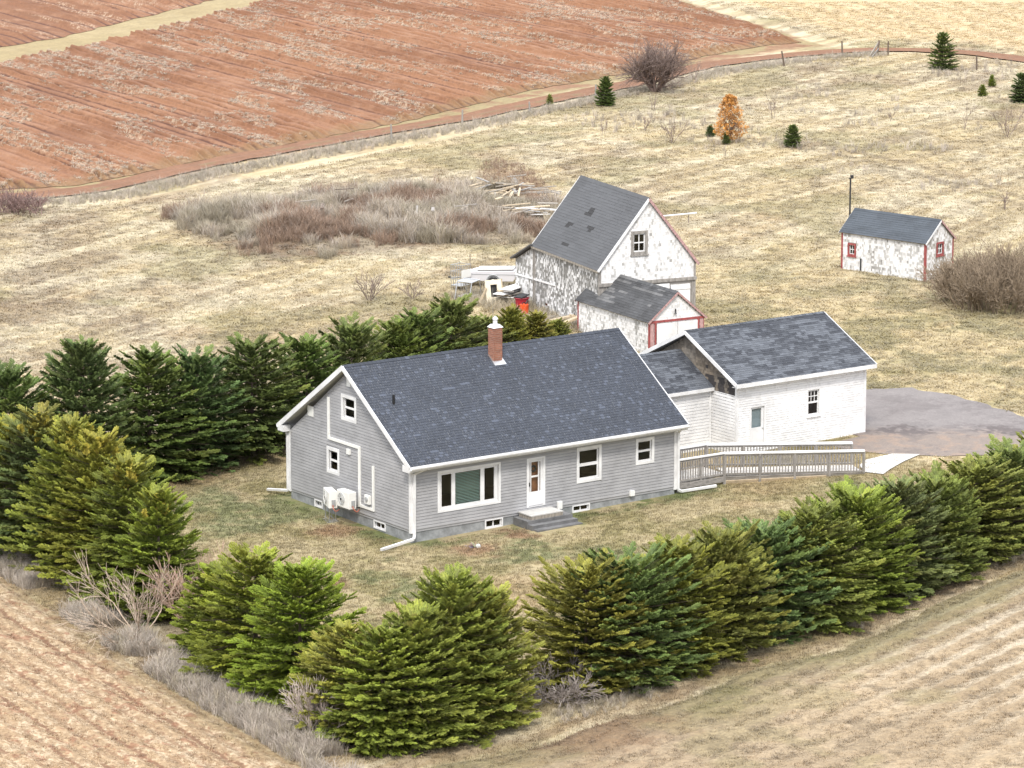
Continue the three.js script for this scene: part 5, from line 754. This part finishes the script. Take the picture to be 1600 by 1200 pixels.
function field(name, label, cat, geo, spots, lift = () => 0) { // spots: [x, z, scale, colour, yscale]
  const m = new THREE.InstancedMesh(geo, M.blade, spots.length), q = new THREE.Quaternion(), k = new THREE.Color(), mt = new THREE.Matrix4(); m.castShadow = m.receiveShadow = true;
  spots.forEach(([x, z, s, c, ys = 1], i) => { m.setMatrixAt(i, mt.compose(V(x, gy(x, z) + lift(x, z), z), q.setFromEuler(new THREE.Euler(rr(-0.12, 0.12), R() * 6.283, rr(-0.12, 0.12))), V(s, s * ys, s))); m.setColorAt(i, k.setRGB(...c)); });
  return top(m, name, label, cat, null, 'stuff');
}
const footprints = [[[-0.4, -9.6], [13.9, -9.6], [13.9, 0.4], [-0.4, 0.4]], [[13, -11], [27.3, -11], [27.3, -3.6], [13, -3.6]], [[4.8, 0], [7.5, 0], [7.5, 2.2], [4.8, 2.2]], [[13.4, -2.1], [16.2, -2.1], [22.4, 0.6], [21.9, 2.2], [15.9, 0.1], [13.4, 0]]];
const clear = (x, z) => !footprints.some((p) => inside(p, x, z)) && sdist(drive, x, z) < -0.15;
{
  const sp = []; // matted dry meadow grass
  for (let i = 0; sp.length < 105000 && i < 400000; i++) { const d = 165 + 170 * Math.pow(R(), 1.25), s = (R() - 0.5) * (0.29 * d + 6), [x, z] = fromSD(s, d); if (inField(x, z) || !clear(x, z) || yardness(x, z) > -0.5 || x > 90 && z < -70 && trackNear(x, z) < 1.5) continue; const k = rr(0.86, 1.14), c = coverLin(x, z).map((q) => q * k); sp.push([x, z, rr(0.7, 1.5), c, rr(0.6, 1.2)]); }
  field('meadow_grass', 'matted straw coloured dry grass over the meadow', 'grass', tuftG(9, 0.085, 2.4, 0.03, 0.18), sp);
  const lw = []; for (let i = 0; lw.length < 80000 && i < 300000; i++) { const x = rr(-19, 32), z = rr(-22, 26); if (yardness(x, z) < -7 || !clear(x, z) || z > interp(rightEdge, x) + 0.3 || x < interp(leftEdge, z) - 0.1 || z < -17 + 0.4 * (-x) && yardness(x, z) < -1) continue; const k = rr(0.75, 1.2); lw.push([x, z, rr(0.7, 1.3), coverLin(x, z).map((q) => q * k), rr(0.7, 1.3)]); }
  field('lawn_grass', 'short patchy yard grass around the house', 'grass', tuftG(8, 0.06, 0.9, 0.02, 0.1), lw);
}
{
  const sp = [], tall = (x, z, h, c) => sp.push([x, z, h * rr(0.75, 1.25), (() => { const k = rr(0.65, 1.2); return c.map((q) => q * k); })(), rr(0.8, 1.25)]);
  const lav = [0.48, 0.42, 0.36], str = [0.43, 0.375, 0.28], gre = [0.42, 0.35, 0.265], rust = [0.29, 0.20, 0.14];
  for (let i = 0; i < 6500; i++) { const z = rr(-9, 24), x = interp(leftEdge, z) + 0.8 + (R() + R() - 1) * 1.0; if (vn(z * 0.5 + 2, x * 0.8) > 0.36) tall(x, z, rr(0.22, 0.62), R() < 0.75 ? lav : str); }
  for (let i = 0; i < 1400; i++) { const x = rr(-9, 30), z = interp(rightEdge, x) - 1.3 + rr(-0.7, 0.5); if (vn(x * 0.6, 9) > 0.6) tall(x, z, rr(0.15, 0.35), R() < 0.4 ? lav : str); }
  for (let i = 0; i < 16000; i++) { const x = rr(26, 52), z = rr(-75, -49); const d = sdist(mound, x, z) + 3 * (vn(x * 0.4, z * 0.4 + 5) - 0.5), v = fbm(x * 0.45, z * 0.45, 3); if (d < 0 || v < 0.37 || Math.hypot(x - 49, z + 62.5) < 2.6 || Math.hypot(x - 45.4, z + 56) < 1.6) continue; const n = fbm(x * 0.3 + 9, z * 0.3, 3); tall(x, z, rr(0.3, 0.75) + 1.2 * Math.max(0, v - 0.45), n > 0.56 ? rust : n < 0.4 ? str.map((q) => q * 0.85) : R() < 0.5 ? gre : lav); }
  for (let i = 0; i < 6000; i++) { const t = R(), cvx = 20 + t * 104, zz = cvx < 113 ? interp(track.slice(0, 13), cvx) : null; if (zz == null) continue; const z = zz + 2.2 + Math.abs(R() + R() - 1) * 2.6; tall(cvx, z, rr(0.2, 0.45), R() < 0.6 ? [0.38, 0.335, 0.26] : lav); }
  for (let i = 0; i < 5000; i++) { const x = rr(46, 66), z = rr(-78, -54), ru = Math.hypot((x - 55) * 0.55 + (z + 72) * 0.3, (z + 66) * 0.14); if (ru > 1.3 || sdist(mound, x, z) > -0.5 || vn(x * 0.4, z * 0.4) < 0.35) continue; tall(x, z, rr(0.12, 0.4), rust); }
  for (let i = 0; i < 3500; i++) { const x = rr(70, 118), z = rr(-100, -45); if (inField(x, z) || vn(x * 0.22 + 60, z * 0.22) < 0.62) continue; tall(x, z, rr(0.3, 0.6), R() < 0.5 ? lav : [0.32, 0.275, 0.225]); }
  for (let i = 0; i < 900; i++) { const x = rr(28.6, 32.5), z = rr(-40, -28.4); tall(x, z, rr(0.25, 0.5), str); }
  field('tall_dry_grass', 'tall grey and tan dead grass on the mound and along the edges', 'grass', tuftG(16, 0.85, 0.75, 0.03, 0.22), sp);
  const st = []; for (let i = 0; i < 46000; i++) { const x = rr(RX0 + 8, RX1 - 4), z0 = interp(redNear, x) - 0.5, z1 = interp(redFar, x); if (z1 > z0) continue; const z = z0 + (z1 - z0) * R(), w = rowWarp(x, z); if (fbm(w * 0.6, z * 0.16 + 9, 4) < 0.56 - 0.08 * R()) continue; const k = rr(0.7, 1.2); st.push([x, z, rr(0.35, 0.8), [0.42 * k, 0.345 * k, 0.265 * k], rr(0.5, 1)]); }
  field('straw_litter', 'bleached straw litter strewn over the red field rows', 'straw', tuftG(8, 0.22, 1.4, 0.05, 0.22), st, (x, z) => 0.02 + ridge(x, z));
  const hb = []; for (let i = 0; i < 90000 && hb.length < 52000; i++) { const left = i % 5 < 2; let x, z; if (left) { z = rr(-14, 30); x = interp(leftEdge, z) - 0.15 - 11 * R(); const f = (interp(leftEdge, z) - x + 0.12 * vn(x, z * 0.4)) / 0.76; if (Math.abs(f - Math.floor(f) - 0.5) < 0.16) continue; } else { x = rr(-18, 34); z = interp(rightEdge, x) + 0.1 + 15 * Math.pow(R(), 1.1); } const k = rr(0.5, 0.72); hb.push([x, z, rr(0.5, 1.15), (left ? stubbleC : hayC)(x, z).map((q) => lin(q) * k), rr(0.4, 1)]); }
  field('stubble', 'cut straw stubble on the two near fields', 'stubble', tuftG(8, 0.09, 1.5, 0.022, 0.15), hb, () => 0.06);
}
{ const t = thing('dead_plant', 'small dead plant tuft in bare soil in front of the house corner', 'plant', 1.65, gy(1.65, 2.0), 2.0); const S = new Soup(); for (let i = 0; i < 26; i++) { const a = R() * 6.28, l = rr(0.15, 0.4); seg(S, V(0, 0, 0), V(Math.cos(a) * l, rr(0.03, 0.22), Math.sin(a) * l), 0.018, 0.008, [0.3, 0.27, 0.25].map((q) => q * rr(0.5, 1.5)), 3); } mesh('stems', S.geo(), bareM, t); mesh('stone', new THREE.DodecahedronGeometry(0.11, 0).translate(0.15, 0.05, 0.1), M.walk, t); }

renderer.render(scene, camera);
